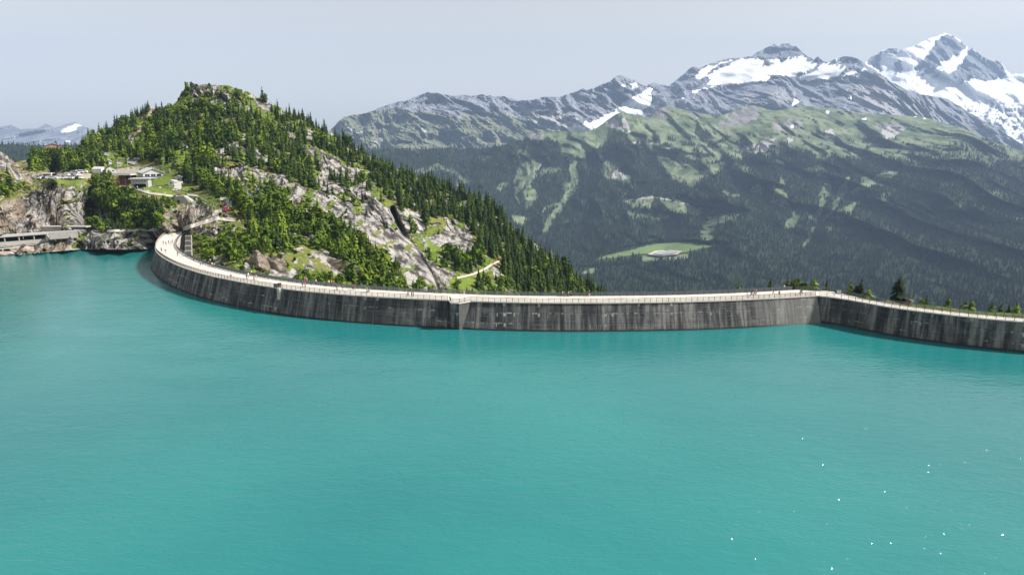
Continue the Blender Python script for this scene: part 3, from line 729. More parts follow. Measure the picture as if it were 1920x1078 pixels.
def swept(name, curve, s0, s1, sec, mats, parent, face_mat=None, step=2.0, u_off=0.0):
    V, Fc, UV, n = sweep(*curve, s0, s1, sec, None, step, u_off)
    k = len(sec)
    mi = [(face_mat[j] if face_mat else 0) for i in range(n - 1) for j in range(k)] + [1 if len(mats) > 1 else 0] * 2
    return obj(name, meshdata(name, V, Fc, mats, mi, False, UV), parent)
ARCH, WING = (AQ, AN, AS), (WQ, WN, WS)
joints = [0.0]
s_b0, s_b1 = station(841), station(883)      # the buttress stands between these
s_small = station(526)
left_js = list(np.arange(12.5, s_b0 - 6, 12.8))
joint_px = [883, 892, 940, 996, 1052, 1120, 1173, 1218, 1262, 1305, 1346, 1392, 1440, 1488, 1533]
joints = [0.0] + left_js + [s_b0]
LS = AS[-1]
BAT = 2.7
def block_section(w, top=ZC - .32):
    return [(0, top), (BAT * (top) / ZC, 0), (BAT * 2.0, -9), (BAT * 2.2, -40), (-w - 2, -60), (-w, top)]
def make_blocks(js, curve, w, uo=0.0):
    for a, b in zip(js[:-1], js[1:]):
        swept("dam_block", curve, a + .09, b - .09, block_section(w), [M_dam, M_clean], dam, [0, 0, 0, 1, 1, 1], 1.6, uo)
        swept("walkway_slab", curve, a + .02, b - .02, [(.22, ZC - .30), (-w - .2, ZC - .30), (-w - .2, ZC), (.22, ZC)][::-1], [M_deck], dam, None, 1.6, uo)
make_blocks(joints, ARCH, 8.0)
rj = [s_b1] + [station(p) for p in joint_px[1:-1]] + [LS]
make_blocks(rj, ARCH, 8.0)
# recessed core behind the joints, so that each joint is a dark narrow groove
core_sec = [(-.35, ZC - .4), (BAT - .45, 0), (BAT * 2 - .4, -9), (BAT * 2.2 - .4, -40), (-7, -58), (-7.6, ZC - .4)]
swept("dam_core", ARCH, .3, LS - .1, core_sec, [M_dam], dam, None, 2.5)
# buttress: upright front, so the battered wall dies into its flanks
bs = (s_b0 + s_b1) / 2 ; bw = (s_b1 - s_b0)
def point(curve, s, o, z):
    Q, N, S = curve
    q = np.array([np.interp(s, S, N[:, 0]), np.interp(s, S, N[:, 1])]); q /= np.linalg.norm(q)
    return (np.interp(s, S, Q[:, 0]) + q[0] * o, np.interp(s, S, Q[:, 1]) + q[1] * o, z)
sA, sB = station(851), station(865)
outl = [(s_b0 + .1, -7.8), (s_b0 + .1, 0.05), (sA, 2.9), (sB, 2.9), (s_b1 - .1, .05), (s_b1 - .1, -7.8)]
def prism_on(name, curve, outline, z0, z1, mats, uo=0, flare=0.0):
    V, UV = [], []
    for z in (z0, z1):
        for s, o in outline:
            V.append(point(curve, s, o, z)); UV.append((s + uo + o, z))
    n = len(outline)
    Fc = [tuple(range(n)), tuple(range(2 * n - 1, n - 1, -1))] + [((k + 1) % n, k, n + k, n + (k + 1) % n) for k in range(n)]
    return obj(name, meshdata(name, V, Fc, mats, None, False, UV), dam)
bt = prism_on("buttress", ARCH, outl, -40, ZC - .32, [M_dam, plain("weathered_flank_concrete", (.115, .112, .105), .9, 0, .3, .5)], 40); bt.data.polygons[5].material_index = 1
prism_on("walkway_slab", ARCH, [(s_b0 + .02, -8.2), (s_b0 + .02, .22), (sA - .1, 3.1), (sB + .1, 3.1), (s_b1 - .02, .22), (s_b1 - .02, -8.2)], ZC - .30, ZC, [M_deck])
# small pier with a ladder notch on the left part
sp_ = station(526)
prism_on("pier", ARCH, [(sp_ - .5, 0), (sp_ - .5, 1.1), (sp_ + .6, 1.1), (sp_ + .6, 0)], 3.2, ZC - .02, [M_clean])
# wing dam
wj = [0, 3, 6, 9] + list(np.arange(12, WS[-1] - 6, 11.5)) + [WS[-1]]
wj[0] = 0.05
def wing_w(s): return 7.4 if s < 3 else 6.0 if s < 6 else 4.8 if s < 9 else 3.4
for a, b in zip(wj[:-1], wj[1:]):
    w = wing_w(a + .5)
    swept("dam_block", WING, a + .05, b - .05, [(0, ZC - .32), (.9, 0), (2, -20), (-w - 3, -20), (-w, ZC - .32)], [M_dam, M_clean], dam, [0, 0, 1, 1, 1], 1.6, 2000)
    swept("walkway_slab", WING, a + .02, b - .02, [(.22, ZC - .30), (-w - .2, ZC - .30), (-w - .2, ZC), (.22, ZC)][::-1], [M_deck], dam, None, 1.6)

cq = [point(ARCH, LS - 1.5, -8.15, 0), point(ARCH, LS - 1.5, -.3, 0), point(ARCH, LS - .1, .0, 0), point(WING, 3.4, -.3, 0), point(WING, 3.4, -7.3, 0)]
V_ = [(p[0], p[1], ZC - .30) for p in cq] + [(p[0], p[1], ZC - .006) for p in cq]
obj("walkway_slab", meshdata("walkway_slab", V_, [(4, 3, 2, 1, 0), (5, 6, 7, 8, 9)] + [(k, (k + 1) % 5, 5 + (k + 1) % 5, 5 + k) for k in range(5)], [M_deck]), dam)
# railings: one front and one back on the arch, one front and one back on the wing; posts of their own
post_me = MB().box((0, 0, .56), (.09, .09, 1.12)).mesh("post", M_darksteel)
def path_len(P):
    return np.concatenate([[0], np.cumsum(np.linalg.norm(np.diff(P, axis=0), axis=1))])
def railing(P, spacing, mat_fill, fill_w, fill_gap, label=None, part_label=None):
    P = np.array([(p[0], p[1], ZC) for p in P]); S = path_len(P)
    m = MB()
    k = np.linspace(0, S[-1], int(S[-1] / spacing) + 1)
    pts = [Vector((np.interp(s, S, P[:, 0]), np.interp(s, S, P[:, 1]), ZC)) for s in k]
    for a, b in zip(pts[:-1], pts[1:]):
        for z, w in ((1.14, .07), (.16, .05), (.62, .035)):
            m.bar(a + Vector((0, 0, z)), b + Vector((0, 0, z)), w)
    r = m.build("railing", [M_steel], dam)
    kk = np.arange(0, S[-1], fill_gap)
    cc = np.stack([np.interp(kk, S, P[:, 0]), np.interp(kk, S, P[:, 1])], 1)
    h = fill_w / 2
    cor = np.array([(-h, -h), (h, -h), (h, h), (-h, h)])
    V = np.zeros((len(kk), 8, 3)); V[:, :4, :2] = cc[:, None] + cor; V[:, 4:, :2] = cc[:, None] + cor; V[:, :4, 2] = ZC + .17; V[:, 4:, 2] = ZC + 1.12
    f = np.array([(0, 1, 5, 4), (1, 2, 6, 5), (2, 3, 7, 6), (3, 0, 4, 7)])
    Fq = (np.arange(len(kk))[:, None, None] * 8 + f).reshape(-1, 4)
    b_ = obj("balusters", meshdata("balusters", V.reshape(-1, 3), Fq, [mat_fill]), r); b_["kind"] = "stuff"
    for p, q in zip(pts, pts[1:] + pts[-1:]):
        o = obj("post", post_me, r); o.location = p
        o.rotation_euler = (0, 0, math.atan2(q.y - p.y, q.x - p.x))
    return r
fr1 = [point(ARCH, s, -.05, ZC) for s in np.arange(1.5, s_b0 + .1, .8)]
mid = [point(ARCH, s_b0 + .3, -.05, ZC), point(ARCH, sA, 2.85, ZC), point(ARCH, sB, 2.85, ZC), point(ARCH, s_b1 - .3, -.05, ZC)]
fr2 = [point(ARCH, s, -.05, ZC) for s in np.arange(s_b1, LS, .8)]
railing(fr1, 1.75, M_mesh, .035, .16); railing(mid, 1.75, M_mesh, .035, .16)
railing(fr2, 1.66, M_mesh, .035, .13)
railing([point(ARCH, s, -7.95, ZC) for s in np.arange(3, s_b0 + 2, .8)], 1.9, M_panelgrey, .05, .085)
railing([point(ARCH, s, -7.95, ZC) for s in np.arange(s_b0 + 2, LS - 2, .8)], 1.9, M_panelgrey, .05, .085)
railing([point(WING, s, -.05, ZC) for s in np.arange(.5, WS[-1], .8)], 1.9, M_steel, .03, .30)
railing([point(ARCH, LS - 2, -7.9, ZC)] + [point(WING, s, -wing_w(s) + .1, ZC) for s in (2, 4.5, 7.5, 10)] + [point(WING, s, -3.3, ZC) for s in np.arange(14, WS[-1], .8)], 1.9, M_steel, .04, .16)
# stacked retaining panels against the inner face at the left end
for k in range(4):
    y0 = 441 + k * 9.5
    p = onz([353.5], [y0 + 9], 0)[0]
    Dp = float(np.interp(k, [0, 3], [296, 262]))
    c = at(353.5, y0 + 5, Dp)
    m = MB().box((0, 0, 0), (2.6, .6, 2.0)).box((0, -.34, 0), (2.1, .08, 1.5), 1)
    o = m.build("retaining_panel", [M_clean, plain("grey_panel", (.17, .17, .165), .8)], dam); o.location = c; o.rotation_euler = (0, 0, .12)

# ================================================================== LAKE
def water_material():
    m, n, l, b = material("glacial_water")
    v = coords(n, l)
    big = noise(n, l, v, .012, 4, .5); mid_ = noise(n, l, coords(n, l, (1, 2.2, 1), (0, 0, .2)), .05, 5, .6)
    c = mix(n, l, rampf(n, l, big, .3, .7), (.011, .152, .160), (.018, .198, .190))
    l.new(c, b.inputs["Base Color"])
    b.inputs["IOR"].default_value = 1.34; b.inputs["Specular IOR Level"].default_value = 1.0
    rv = coords(n, l, (.62, 1.25, 1), (0, 0, math.radians(14)))
    w1 = noise(n, l, rv, .55, 3, .55, .6); w2 = noise(n, l, rv, 1.9, 4, .6, .3)
    gust = rampf(n, l, mth(n, l, 'ADD', mid_, mth(n, l, 'SUBTRACT', big, .5)), .3, .7)
    w3 = noise(n, l, coords(n, l, (.5, 1.1, 1), (0, 0, math.radians(-20))), .16, 3, .5)
    h = mth(n, l, 'ADD', mth(n, l, 'MULTIPLY', w1, .75), mth(n, l, 'MULTIPLY', w2, mth(n, l, 'MULTIPLY_ADD', gust, .30, .24)))
    h = mth(n, l, 'ADD', h, mth(n, l, 'MULTIPLY', w3, 1.0))
    vo = n.new("ShaderNodeTexVoronoi"); vo.inputs["Scale"].default_value = .9; l.new(coords(n, l), vo.inputs["Vector"])
    sp = n.new("ShaderNodeSeparateColor"); l.new(vo.outputs["Color"], sp.inputs[0])
    # a few steeper wavelets leaning towards the lake's near shore, which catch the sun here and there
    sub_ = n.new("ShaderNodeVectorMath"); sub_.operation = 'SUBTRACT'; l.new(coords(n, l), sub_.inputs[0]); l.new(vo.outputs["Position"], sub_.inputs[1])
    dt = n.new("ShaderNodeVectorMath"); dt.operation = 'DOT_PRODUCT'; l.new(sub_.outputs[0], dt.inputs[0]); dt.inputs[1].default_value = (-.31, .95, 0)
    ln = n.new("ShaderNodeVectorMath"); ln.operation = 'LENGTH'; l.new(sub_.outputs[0], ln.inputs[0])
    sl = mth(n, l, 'MULTIPLY_ADD', sp.outputs[1], .35, .42)
    tilt = mth(n, l, 'SUBTRACT', mth(n, l, 'MULTIPLY', dt.outputs["Value"], sl), mth(n, l, 'MULTIPLY', mth(n, l, 'POWER', ln.outputs["Value"], 2.0), .6))
    tilt = mth(n, l, 'MULTIPLY', tilt, mth(n, l, 'MULTIPLY', mth(n, l, 'LESS_THAN', ln.outputs["Value"], .095), mth(n, l, 'GREATER_THAN', sp.outputs[0], .30)))
    h = mth(n, l, 'ADD', h, mth(n, l, 'MULTIPLY', tilt, 1 / .13))
    bump(n, l, h, 1.0, .13, b)
    b.inputs["Roughness"].default_value = .07
    return m
M_water = water_material()
shore = [point(ARCH, s, BAT * .7, 0) for s in np.linspace(6, LS, 240)]
shore = [p for p in shore]
wing_s = [point(WING, s, .4, 0) for s in np.linspace(1, WS[-1], 60)]
lake_out = [(-2600, -2700), (2600, -2700), (2600, 120), (600, 150)] + [(p[0], p[1]) for p in wing_s[::-1]] + [(p[0], p[1]) for p in shore[::-1]] + [(-150, 372), (-230, 385), (-420, 372), (-700, 360), (-2600, 420)]
tag(obj("lake", meshdata("lake", [(x, y, 0) for x, y in lake_out], [tuple(range(len(lake_out)))], [M_water])), kind="structure")

# ================================================================== KNOLL BEHIND THE WING OF THE DAM
def knoll():
    n1, n2 = 90, 40
    V, rk, gr = [], [], []
    ts = np.linspace(-130, WS[-1] + 20, n1)
    ds = np.concatenate([np.linspace(3.6, 30, 22), np.linspace(34, 260, 18)])
    for t in ts:
        for d in ds:
            if t < 0:
                p = np.array(point(ARCH, LS + t, -d - 5, 0)[:2])
            else:
                p = np.array(point(WING, min(t, WS[-1]), -d - max(0., 4.2 - t * .42), 0)[:2])
                if t > WS[-1]: p = p + np.array([1, -.45]) * (t - WS[-1])
            z = ZC - .6 - .27 * max(0, d - 6) - max(0, -t) * .25
            if t > 15: z += 1.2 * math.exp(-((d - 9) / 6) ** 2)
            z += .7 * perlin(np.array([p[0] / 7]), np.array([p[1] / 7]), np.array([.5]))[0] * min(1, (d - 3.5) / 3)
            V.append((p[0], p[1], z))
    i, j = np.meshgrid(np.arange(n1 - 1), np.arange(len(ds) - 1), indexing='ij')
    a = (i * len(ds) + j).ravel(); b = a + len(ds)
    Fq = np.stack([a, b, b + 1, a + 1], 1)
    V = np.array(V)
    at_ = {"rock": np.clip(fbm(V[:, 0] / 9, V[:, 1] / 9, V[:, 2] * 0, 3) * 1.3, 0, .8), "warm": np.zeros(len(V)) + 1., "lawn": np.zeros(len(V)) + .35, "earth": np.zeros(len(V))}
    tag(obj("knoll", meshdata("knoll", V, Fq, [M_hill], None, True, None, at_)), kind="structure")
    return V.reshape(n1, len(ds), 3)
KN = knoll()

# ================================================================== TREES
def leaf_mat(name, a, b, c=None):
    m, n, l, p = material(name)
    oi = n.new("ShaderNodeObjectInfo").outputs["Random"]
    r = mth(n, l, 'FRACT', mth(n, l, 'ADD', oi, attr(n, "tint")))
    nz = noise(n, l, coords(n, l), .9, 3)
    col = mix(n, l, r, a, b)
    col = mix(n, l, rampf(n, l, nz, .35, .65), col, mix(n, l, r, tuple(x * .55 for x in a), tuple(x * .7 for x in b)))
    l.new(col, p.inputs["Base Color"]); p.inputs["Roughness"].default_value = .85
    p.inputs["Specular IOR Level"].default_value = .15
    return m
M_spruce = leaf_mat("spruce_needles", (.013, .030, .007), (.060, .100, .012))
M_larch = leaf_mat("larch_needles", (.030, .070, .007), (.165, .235, .018))
M_bush = leaf_mat("shrub_leaves", (.035, .085, .008), (.17, .25, .022))
M_farfor = leaf_mat("distant_spruce_needles", (.012, .028, .019), (.036, .060, .034))
M_pine = leaf_mat("stone_pine_needles", (.010, .020, .007), (.016, .030, .009))
M_bark = plain("bark", (.09, .07, .055), .95, 0, .2, 3)

def conifer(seed, tiers=10, br=7, width=.19, ragged=.25, crown0=.08, power=.8):
    """unit-height conifer of drooping, separated boughs; returns verts, quads, material ids"""
    r = random.Random(seed)
    V, Fq, M = [], [], []
    def quad(a, b, c, d, mi):
        o = len(V); V.extend([a, b, c, d]); Fq.append((o, o + 1, o + 2, o + 3)); M.append(mi)
    lean = (r.uniform(-.015, .015), r.uniform(-.015, .015))
    for k in range(4):                       # trunk
        a0, a1 = k * math.pi / 2, (k + 1) * math.pi / 2
        w = .016
        quad((w * math.cos(a0), w * math.sin(a0), -.12), (w * math.cos(a1), w * math.sin(a1), -.12), (w * .6 * math.cos(a1), w * .6 * math.sin(a1), .45), (w * .6 * math.cos(a0), w * .6 * math.sin(a0), .45), 1)
    for t in range(tiers):
        f = t / (tiers - 1)
        z = crown0 + (1 - crown0) * (f ** .92) * .93
        R = width * (1 - f) ** power * (1 + r.uniform(-.12, .12)) + .018
        nb = max(4, int(br * (1 - f * .45)))
        a0 = r.uniform(0, 6.28)
        for b in range(nb):
            if r.random() < ragged * .5 and 0 < t < tiers - 1: continue
            a = a0 + b * 6.283 / nb + r.uniform(-.3, .3)
            L = R * (1 + r.uniform(-ragged, ragged * 1.3))
            dz = L * r.uniform(.35, .75)
            ca, sa = math.cos(a), math.sin(a)
            w = L * r.uniform(.34, .5)
            up = .055 + .035 * (1 - f)
            cx, cy = lean[0] * z, lean[1] * z
            quad((cx, cy, z + up), (cx + ca * L * .62 - sa * w, cy + sa * L * .62 + ca * w, z - dz * .55), (cx + ca * L, cy + sa * L, z - dz), (cx + ca * L * .62 + sa * w, cy + sa * L * .62 - ca * w, z - dz * .55), 0)
    # leader
    for k in range(3):
        a = k * 2.1
        quad((lean[0], lean[1], 1.0), (.022 * math.cos(a), .022 * math.sin(a), .90), (0, 0, .86), (.022 * math.cos(a + 2.1), .022 * math.sin(a + 2.1), .90), 0)
    return np.array(V), np.array(Fq), np.array(M)
def leafy(seed, lobes=5, n=120, wide=.42, base=.18, leaf=.085):
    """unit-height broad tree or shrub: clumps of leaf-sized faces on lobes"""
    r = random.Random(seed)
    V, Fq, M = [], [], []
    def quad(a, b, c, d, mi):
        o = len(V); V.extend([a, b, c, d]); Fq.append((o, o + 1, o + 2, o + 3)); M.append(mi)
    for k in range(4):
        a0, a1 = k * math.pi / 2, (k + 1) * math.pi / 2
        quad((.03 * math.cos(a0), .03 * math.sin(a0), -.12), (.03 * math.cos(a1), .03 * math.sin(a1), -.12), (.015 * math.cos(a1), .015 * math.sin(a1), .6), (.015 * math.cos(a0), .015 * math.sin(a0), .6), 1)
    L = [(r.uniform(-.5, .5) * wide, r.uniform(-.5, .5) * wide, r.uniform(base + .12, .8), r.uniform(.16, .26)) for _ in range(lobes)] + [(0, 0, .55, .32)]
    for i in range(n):
        c = r.choice(L)
        u = Vector((r.gauss(0, 1), r.gauss(0, 1), r.gauss(0, 1) + .25)).normalized()
        p = Vector(c[:3]) + u * c[3] * r.uniform(.75, 1.05)
        q = (u + Vector((r.gauss(0, .5), r.gauss(0, .5), r.gauss(0, .5)))).to_track_quat('Z', 'Y')
        s = leaf * r.uniform(.7, 1.4)
        e = [p + q @ Vector(v) for v in ((-s, -s * .7, 0), (s, -s * .6, s * .3), (s * .8, s, 0), (-s * .7, s * .8, s * .2))]
        quad(*[tuple(x) for x in e], 0)
    return np.array(V), np.array(Fq), np.array(M)
SPR = [conifer(s, 10 + s % 3, 7, .18 + .025 * (s % 3)) for s in range(6)]
LAR = [conifer(20 + s, 8 + s % 3, 7, .24 + .03 * (s % 3), .4, .08) for s in range(5)] + [leafy(60 + s, 8, 190, .34, .10, .06) for s in range(2)]
BUS = [leafy(40 + s, 4 + s % 3, 110, .5, .05, .085) for s in range(5)]
KINDS = {"spruce": (SPR, M_spruce, "spruce_tree"), "larch": (LAR, M_larch, "larch_tree"), "bush": (BUS, M_bush, "shrub")}
def merged_trees(name, templates, which, P, H, rot, mats, parent=None, wscale=None):
    Vs, Fs, Ms, Ts = [], [], [], []
    off = 0
    which = np.asarray(which)
    for k, (V, Fq, M) in enumerate(templates):
        idx = np.where(which == k)[0]
        if len(idx) == 0: continue
        c, s = np.cos(rot[idx])[:, None], np.sin(rot[idx])[:, None]
        h = H[idx][:, None]; w = h * (wscale[idx][:, None] if wscale is not None else 1)
        X = (V[:, 0] * c - V[:, 1] * s) * w + P[idx, 0:1]
        Y = (V[:, 0] * s + V[:, 1] * c) * w + P[idx, 1:2]
        Zz = V[:, 2] * h + P[idx, 2:3]
        Vs.append(np.stack([X, Y, Zz], -1).reshape(-1, 3))
        n = len(V)
        Fs.append((Fq[None] + (np.arange(len(idx)) * n)[:, None, None] + off).reshape(-1, Fq.shape[1]))
        Ms.append(np.tile(M, len(idx))); Ts.append(np.repeat(rng.random(len(idx)), n))
        off += n * len(idx)
    me = meshdata(name, np.concatenate(Vs), np.concatenate(Fs), mats, np.concatenate(Ms), False, None, {"tint": np.concatenate(Ts)})
    o = obj(name, me, parent); o["kind"] = "stuff"
    return o

# --- the near hill: areas as the photograph shows them: outline, number, mix of kinds, height in metres, what to call them
AREAS = [
    ([(475, 176), (560, 216), (640, 256), (700, 292), (760, 320), (800, 334), (790, 362), (700, 335), (640, 300), (590, 278), (530, 240)], 330, (1, .06, 0), (7, 11), "dark spruce in the dense band just under the hill's right skyline", "spruces under the skyline of the hill"),
    ([(690, 330), (800, 340), (870, 362), (915, 378), (950, 420), (985, 455), (975, 480), (935, 495), (905, 470), (885, 430), (840, 408), (800, 420), (760, 400), (730, 375)], 420, (1, .04, 0), (8, 12), "dark spruce packed on the steep right shoulder of the hill", "spruces on the right shoulder of the hill"),
    ([(945, 480), (990, 462), (1030, 486), (1070, 516), (1110, 545), (1150, 562), (1000, 562), (950, 540), (940, 510)], 300, (1, .05, 0), (8, 12), "dark spruce on the spur that drops to the right behind the dam", "spruces on the spur behind the dam"),
    ([(400, 215), (470, 215), (560, 260), (640, 320), (690, 350), (700, 380), (640, 380), (560, 345), (480, 320), (410, 290), (380, 250)], 230, (.9, .25, 0), (8, 12), "tall dark spruce on the sunny face between pale rocks", "spruces on the middle of the hill face"),
    ([(330, 205), (400, 195), (450, 200), (470, 240), (410, 290), (440, 330), (380, 340), (330, 335), (300, 290), (300, 230)], 220, (.6, .5, .1), (7, 11), "spruce or larch on the grassy slope straight above the restaurant", "trees above the restaurant"),
    ([(150, 272), (200, 244), (250, 218), (262, 235), (245, 265), (300, 285), (290, 308), (235, 300), (215, 285), (165, 286)], 230, (.35, .75, .15), (6, 9), "green conifer on the left shoulder of the hill beside the brown trail", "trees on the left shoulder of the hill"),
    ([(270, 222), (300, 212), (335, 205), (330, 235), (310, 290), (262, 285), (270, 245)], 120, (.5, .6, .1), (6, 9), "green conifer right of the brown trail up the hill", "trees right of the brown trail"),
    ([(62, 288), (90, 286), (140, 288), (190, 296), (205, 318), (160, 320), (62, 322)], 190, (.5, .7, .25), (7, 10), "green tree in the wood behind the car park", "trees behind the car park"),
    ([(350, 160), (430, 168), (470, 186), (460, 200), (380, 190), (345, 185)], 75, (.8, 0, .9), (2.5, 5.5), "small spruce on the rocky summit", "small spruces on the rocky summit"),
    ([(258, 206), (285, 206), (278, 216), (250, 220)], 22, (1, 0, 0), (6, 8), "dark spruce on the notch left of the summit", "spruces on the notch left of the summit"),
    ([(372, 335), (430, 345), (460, 368), (470, 395), (455, 400), (425, 380), (395, 360), (370, 352)], 95, (.35, .8, .2), (6, 9), "bright green larch on the bank above the red funicular car", "larches above the red funicular car"),
    ([(480, 345), (530, 352), (560, 385), (620, 400), (640, 430), (600, 440), (540, 410), (500, 390), (478, 372)], 55, (.2, .7, .6), (5, 8), "bright green tree on the ledges below the pale cliff", "trees on ledges of the pale cliff"),
    ([(455, 405), (500, 390), (560, 405), (620, 430), (690, 460), (735, 495), (720, 538), (660, 530), (640, 500), (590, 465), (540, 470), (500, 470), (465, 450)], 330, (.3, .8, .35), (6.5, 10.5), "bright larch in the green wood behind the dam's left arm", "larches behind the left arm of the dam"),
    ([(640, 505), (740, 500), (800, 545), (660, 545)], 60, (.3, .6, .5), (4, 7), "low green tree just behind the railing under the long slab", "low trees under the long slab"),
    ([(362, 445), (420, 450), (470, 470), (440, 490), (400, 492), (370, 478)], 60, (.1, .3, 1), (2.5, 4.5), "bright low shrub on the rocky bank beside the inner railing", "shrubs beside the inner railing"),
    ([(390, 425), (450, 440), (470, 440), (430, 455)], 26, (.3, .3, .8), (2.5, 5), "shrub on the rounded rock behind the dam's left arm", "shrubs on the rounded rock"),
    ([(415, 470), (470, 460), (520, 480), (460, 505)], 26, (.7, .4, .4), (4, 8), "dark tree next to the two big boulders", "dark trees next to the two big boulders"),
    ([(560, 520), (640, 520), (650, 545), (560, 538)], 40, (.2, .3, 1), (2, 4), "low shrub tucked behind the inner railing below the slab", "shrubs behind the inner railing"),
    ([(165, 338), (205, 332), (215, 352), (250, 360), (268, 395), (225, 415), (180, 400), (165, 355)], 190, (.3, .2, 1), (2.5, 5), "dark green shrub hanging over the shaded cleft", "shrubs over the shaded cleft"),
    ([(150, 372), (178, 392), (240, 416), (300, 424), (306, 395), (268, 385), (190, 368)], 200, (1, .05, .25), (4, 7.5), "dark spruce added inside the shaded cleft to darken it", "trees inside the shaded cleft"),  # dense dark trees added over the rock to deepen the cleft's shade
    ([(160, 400), (200, 408), (300, 420), (300, 431), (200, 432), (160, 430)], 130, (1, 0, .3), (3, 6), "dark spruce added inside the shaded cleft to darken it", "trees inside the shaded cleft"),  # more spruces added along the foot, where the cleft stayed too light
    ([(262, 372), (330, 372), (340, 388), (290, 398), (262, 390)], 40, (.1, .1, 1), (2, 3.5), "dark green shrub on the rim under the footpath", "shrubs on the rim under the footpath"),
    ([(825, 420), (880, 480), (870, 515), (820, 500), (790, 470), (800, 440)], 22, (.8, .3, .4), (4, 8), "spruce standing on the dark grey cliff", "spruces on the dark grey cliff"),
    ([(855, 475), (900, 470), (925, 500), (870, 515), (850, 500)], 40, (1, .2, .2), (5, 9), "spruce just above the pale cliff path", "spruces above the cliff path"),
    ([(850, 525), (920, 512), (945, 500), (945, 555), (860, 555)], 26, (.8, .4, .3), (4, 7), "spruce on the grass below the pale cliff path", "spruces below the cliff path"),
    ([(600, 290), (680, 340), (740, 400), (800, 420), (780, 460), (700, 420), (640, 370), (590, 330)], 60, (1, .3, .2), (6, 10), "lone spruce rooted in the pale cliff face", "spruces rooted in the cliff face"),
    ([(480, 310), (580, 330), (600, 360), (540, 350)], 30, (.9, .4, .2), (7, 11), "spruce on the grass ledge over the pale outcrop", "spruces over the pale outcrop"),
    ([(345, 300), (370, 320), (372, 345), (345, 345)], 16, (1, .2, 0), (7, 11), "dark spruce right beside the restaurant", "spruces beside the restaurant"),
    ([(300, 292), (330, 296), (332, 306), (300, 308)], 16, (.2, 1, 0), (7, 9), "bright larch right behind the restaurant roof", "larches behind the restaurant roof"),
    ([(700, 535), (790, 540), (1000, 548), (1000, 560), (700, 550)], 30, (.7, .4, .5), (3, 6), "small tree peeping over the back railing", "small trees at the back railing"),
    ([(290, 310), (200, 225), (600, 250), (800, 345), (900, 380), (700, 345), (640, 380), (430, 340)], 150, (.8, .4, .3), (5, 9), "scattered conifer on the rough grass of the hill", "scattered conifers on the hill"),
]
AREA_S = [([(-120, 300), (-10, 312), (15, 330), (30, 350), (0, 352), (-120, 345)], 30, (.8, .3, .5), (4, 7), "dark tree on the near spur at the left edge", "trees on the near spur"),
          ([(-10, 340), (30, 345), (50, 352), (58, 358), (20, 370), (-10, 375)], 45, (.2, .2, 1), (2, 4), "shrub on the ledge of the near spur", "shrubs on the ledge of the near spur")]
clear_polys = [ [(82, 276), (122, 276), (122, 294), (82, 294)], [(176, 323), (215, 322), (320, 310), (350, 350), (345, 384), (300, 372), (250, 360), (212, 356), (210, 332), (176, 328)], [(58, 323), (172, 321), (172, 342), (58, 342)] ]
clear_lines = [([(208, 345), (232, 350), (256, 354), (281, 363), (326, 369), (338, 369)], 4), ([(412, 372), (432, 381), (423, 392), (406, 398), (406, 410), (441, 413)], 5), ([(406, 410), (365, 424), (340, 432)], 5),
               ([(856, 522), (887, 516), (913, 504), (925, 496), (942, 487), (964, 476)], 5), ([(286, 205), (274, 226), (260, 247), (248, 261)], 4), ([(289, 348), (329, 357), (371, 369), (423, 401)], 4), (crevice, 5), ([(172, 284), (205, 292)], 5)]
def scatter(T, areas):
    out = []
    for poly, n, mixk, hr, lab, grp in areas:
        A = np.array(poly, float); lo, hi = A.min(0), A.max(0)
        p = rng.random((n * 6, 2)) * (hi - lo) + lo
        k = inpoly(p[:, 0], p[:, 1], poly)
        for c in clear_polys: k &= ~inpoly(p[:, 0], p[:, 1], c)
        for L, d in clear_lines: k &= polydist(p[:, 0], p[:, 1], L) > d
        rk = T.ground(p[:, 0], p[:, 1], T.A["rock"]); lw = T.ground(p[:, 0], p[:, 1], T.A["lawn"])
        k &= (rng.random(len(p)) > rk * (.25 if ('inside' in lab or 'rocky summit' in lab) else .93)) & (rng.random(len(p)) > lw * .9)
        k &= (fbm(p[:, 0] / 15, p[:, 1] / 12, p[:, 0] * 0 + 6, 3) + rng.random(len(p)) * .9) > .22
        p = p[k]
        top = np.interp(p[:, 0], T.x, T.top); p[:, 1] = np.maximum(p[:, 1], top + 1.0)
        keep = []
        for q in p:
            if len(keep) >= n: break
            if all((q[0] - r[0]) ** 2 + ((q[1] - r[1]) * 1.3) ** 2 > 7 for r in keep): keep.append(q)
        if not keep: continue
        p = np.array(keep); g = T.ground(p[:, 0], p[:, 1])
        w = np.array(mixk) / sum(mixk)
        kd = rng.choice(3, len(p), p=w)
        for i in range(len(p)):
            kind = ("spruce", "larch", "bush")[kd[i]]
            h = rng.uniform(*hr) * (rng.uniform(.4, .9) if rng.random() < .45 else rng.uniform(.95, 1.2)) * (.45 if kind == "bush" and hr[0] > 5 else 1)
            cx = (p[i, 0] - lo[0]) / (hi[0] - lo[0]); cy = (p[i, 1] - lo[1]) / (hi[1] - lo[1])
            part = ("far left", "left", "middle", "right", "far right")[min(4, int(cx * 5))] + (" top" if cy < .33 else " foot" if cy > .67 else "") if n > 45 else ""
            out.append((kind, g[i], h, lab, grp, part))
    return out
TR = scatter(HILL, AREAS) + scatter(SPUR, AREA_S)
TR.sort(key=lambda t: -t[2] / t[1][1])
KW = {"spruce": "dark conical", "larch": "bright feathery", "bush": "low leafy"}
shared = {k: [meshdata("tree_" + k, V, Fq, [KINDS[k][1], M_bark], M) for V, Fq, M in KINDS[k][0]] for k in KINDS}
cnt = {}
singles, rest = [], []
for t in TR:
    c = cnt.get(t[0], 0)
    lim = {"spruce": 290, "larch": 290, "bush": 200}[t[0]]
    (singles if c < lim else rest).append(t); cnt[t[0]] = c + 1
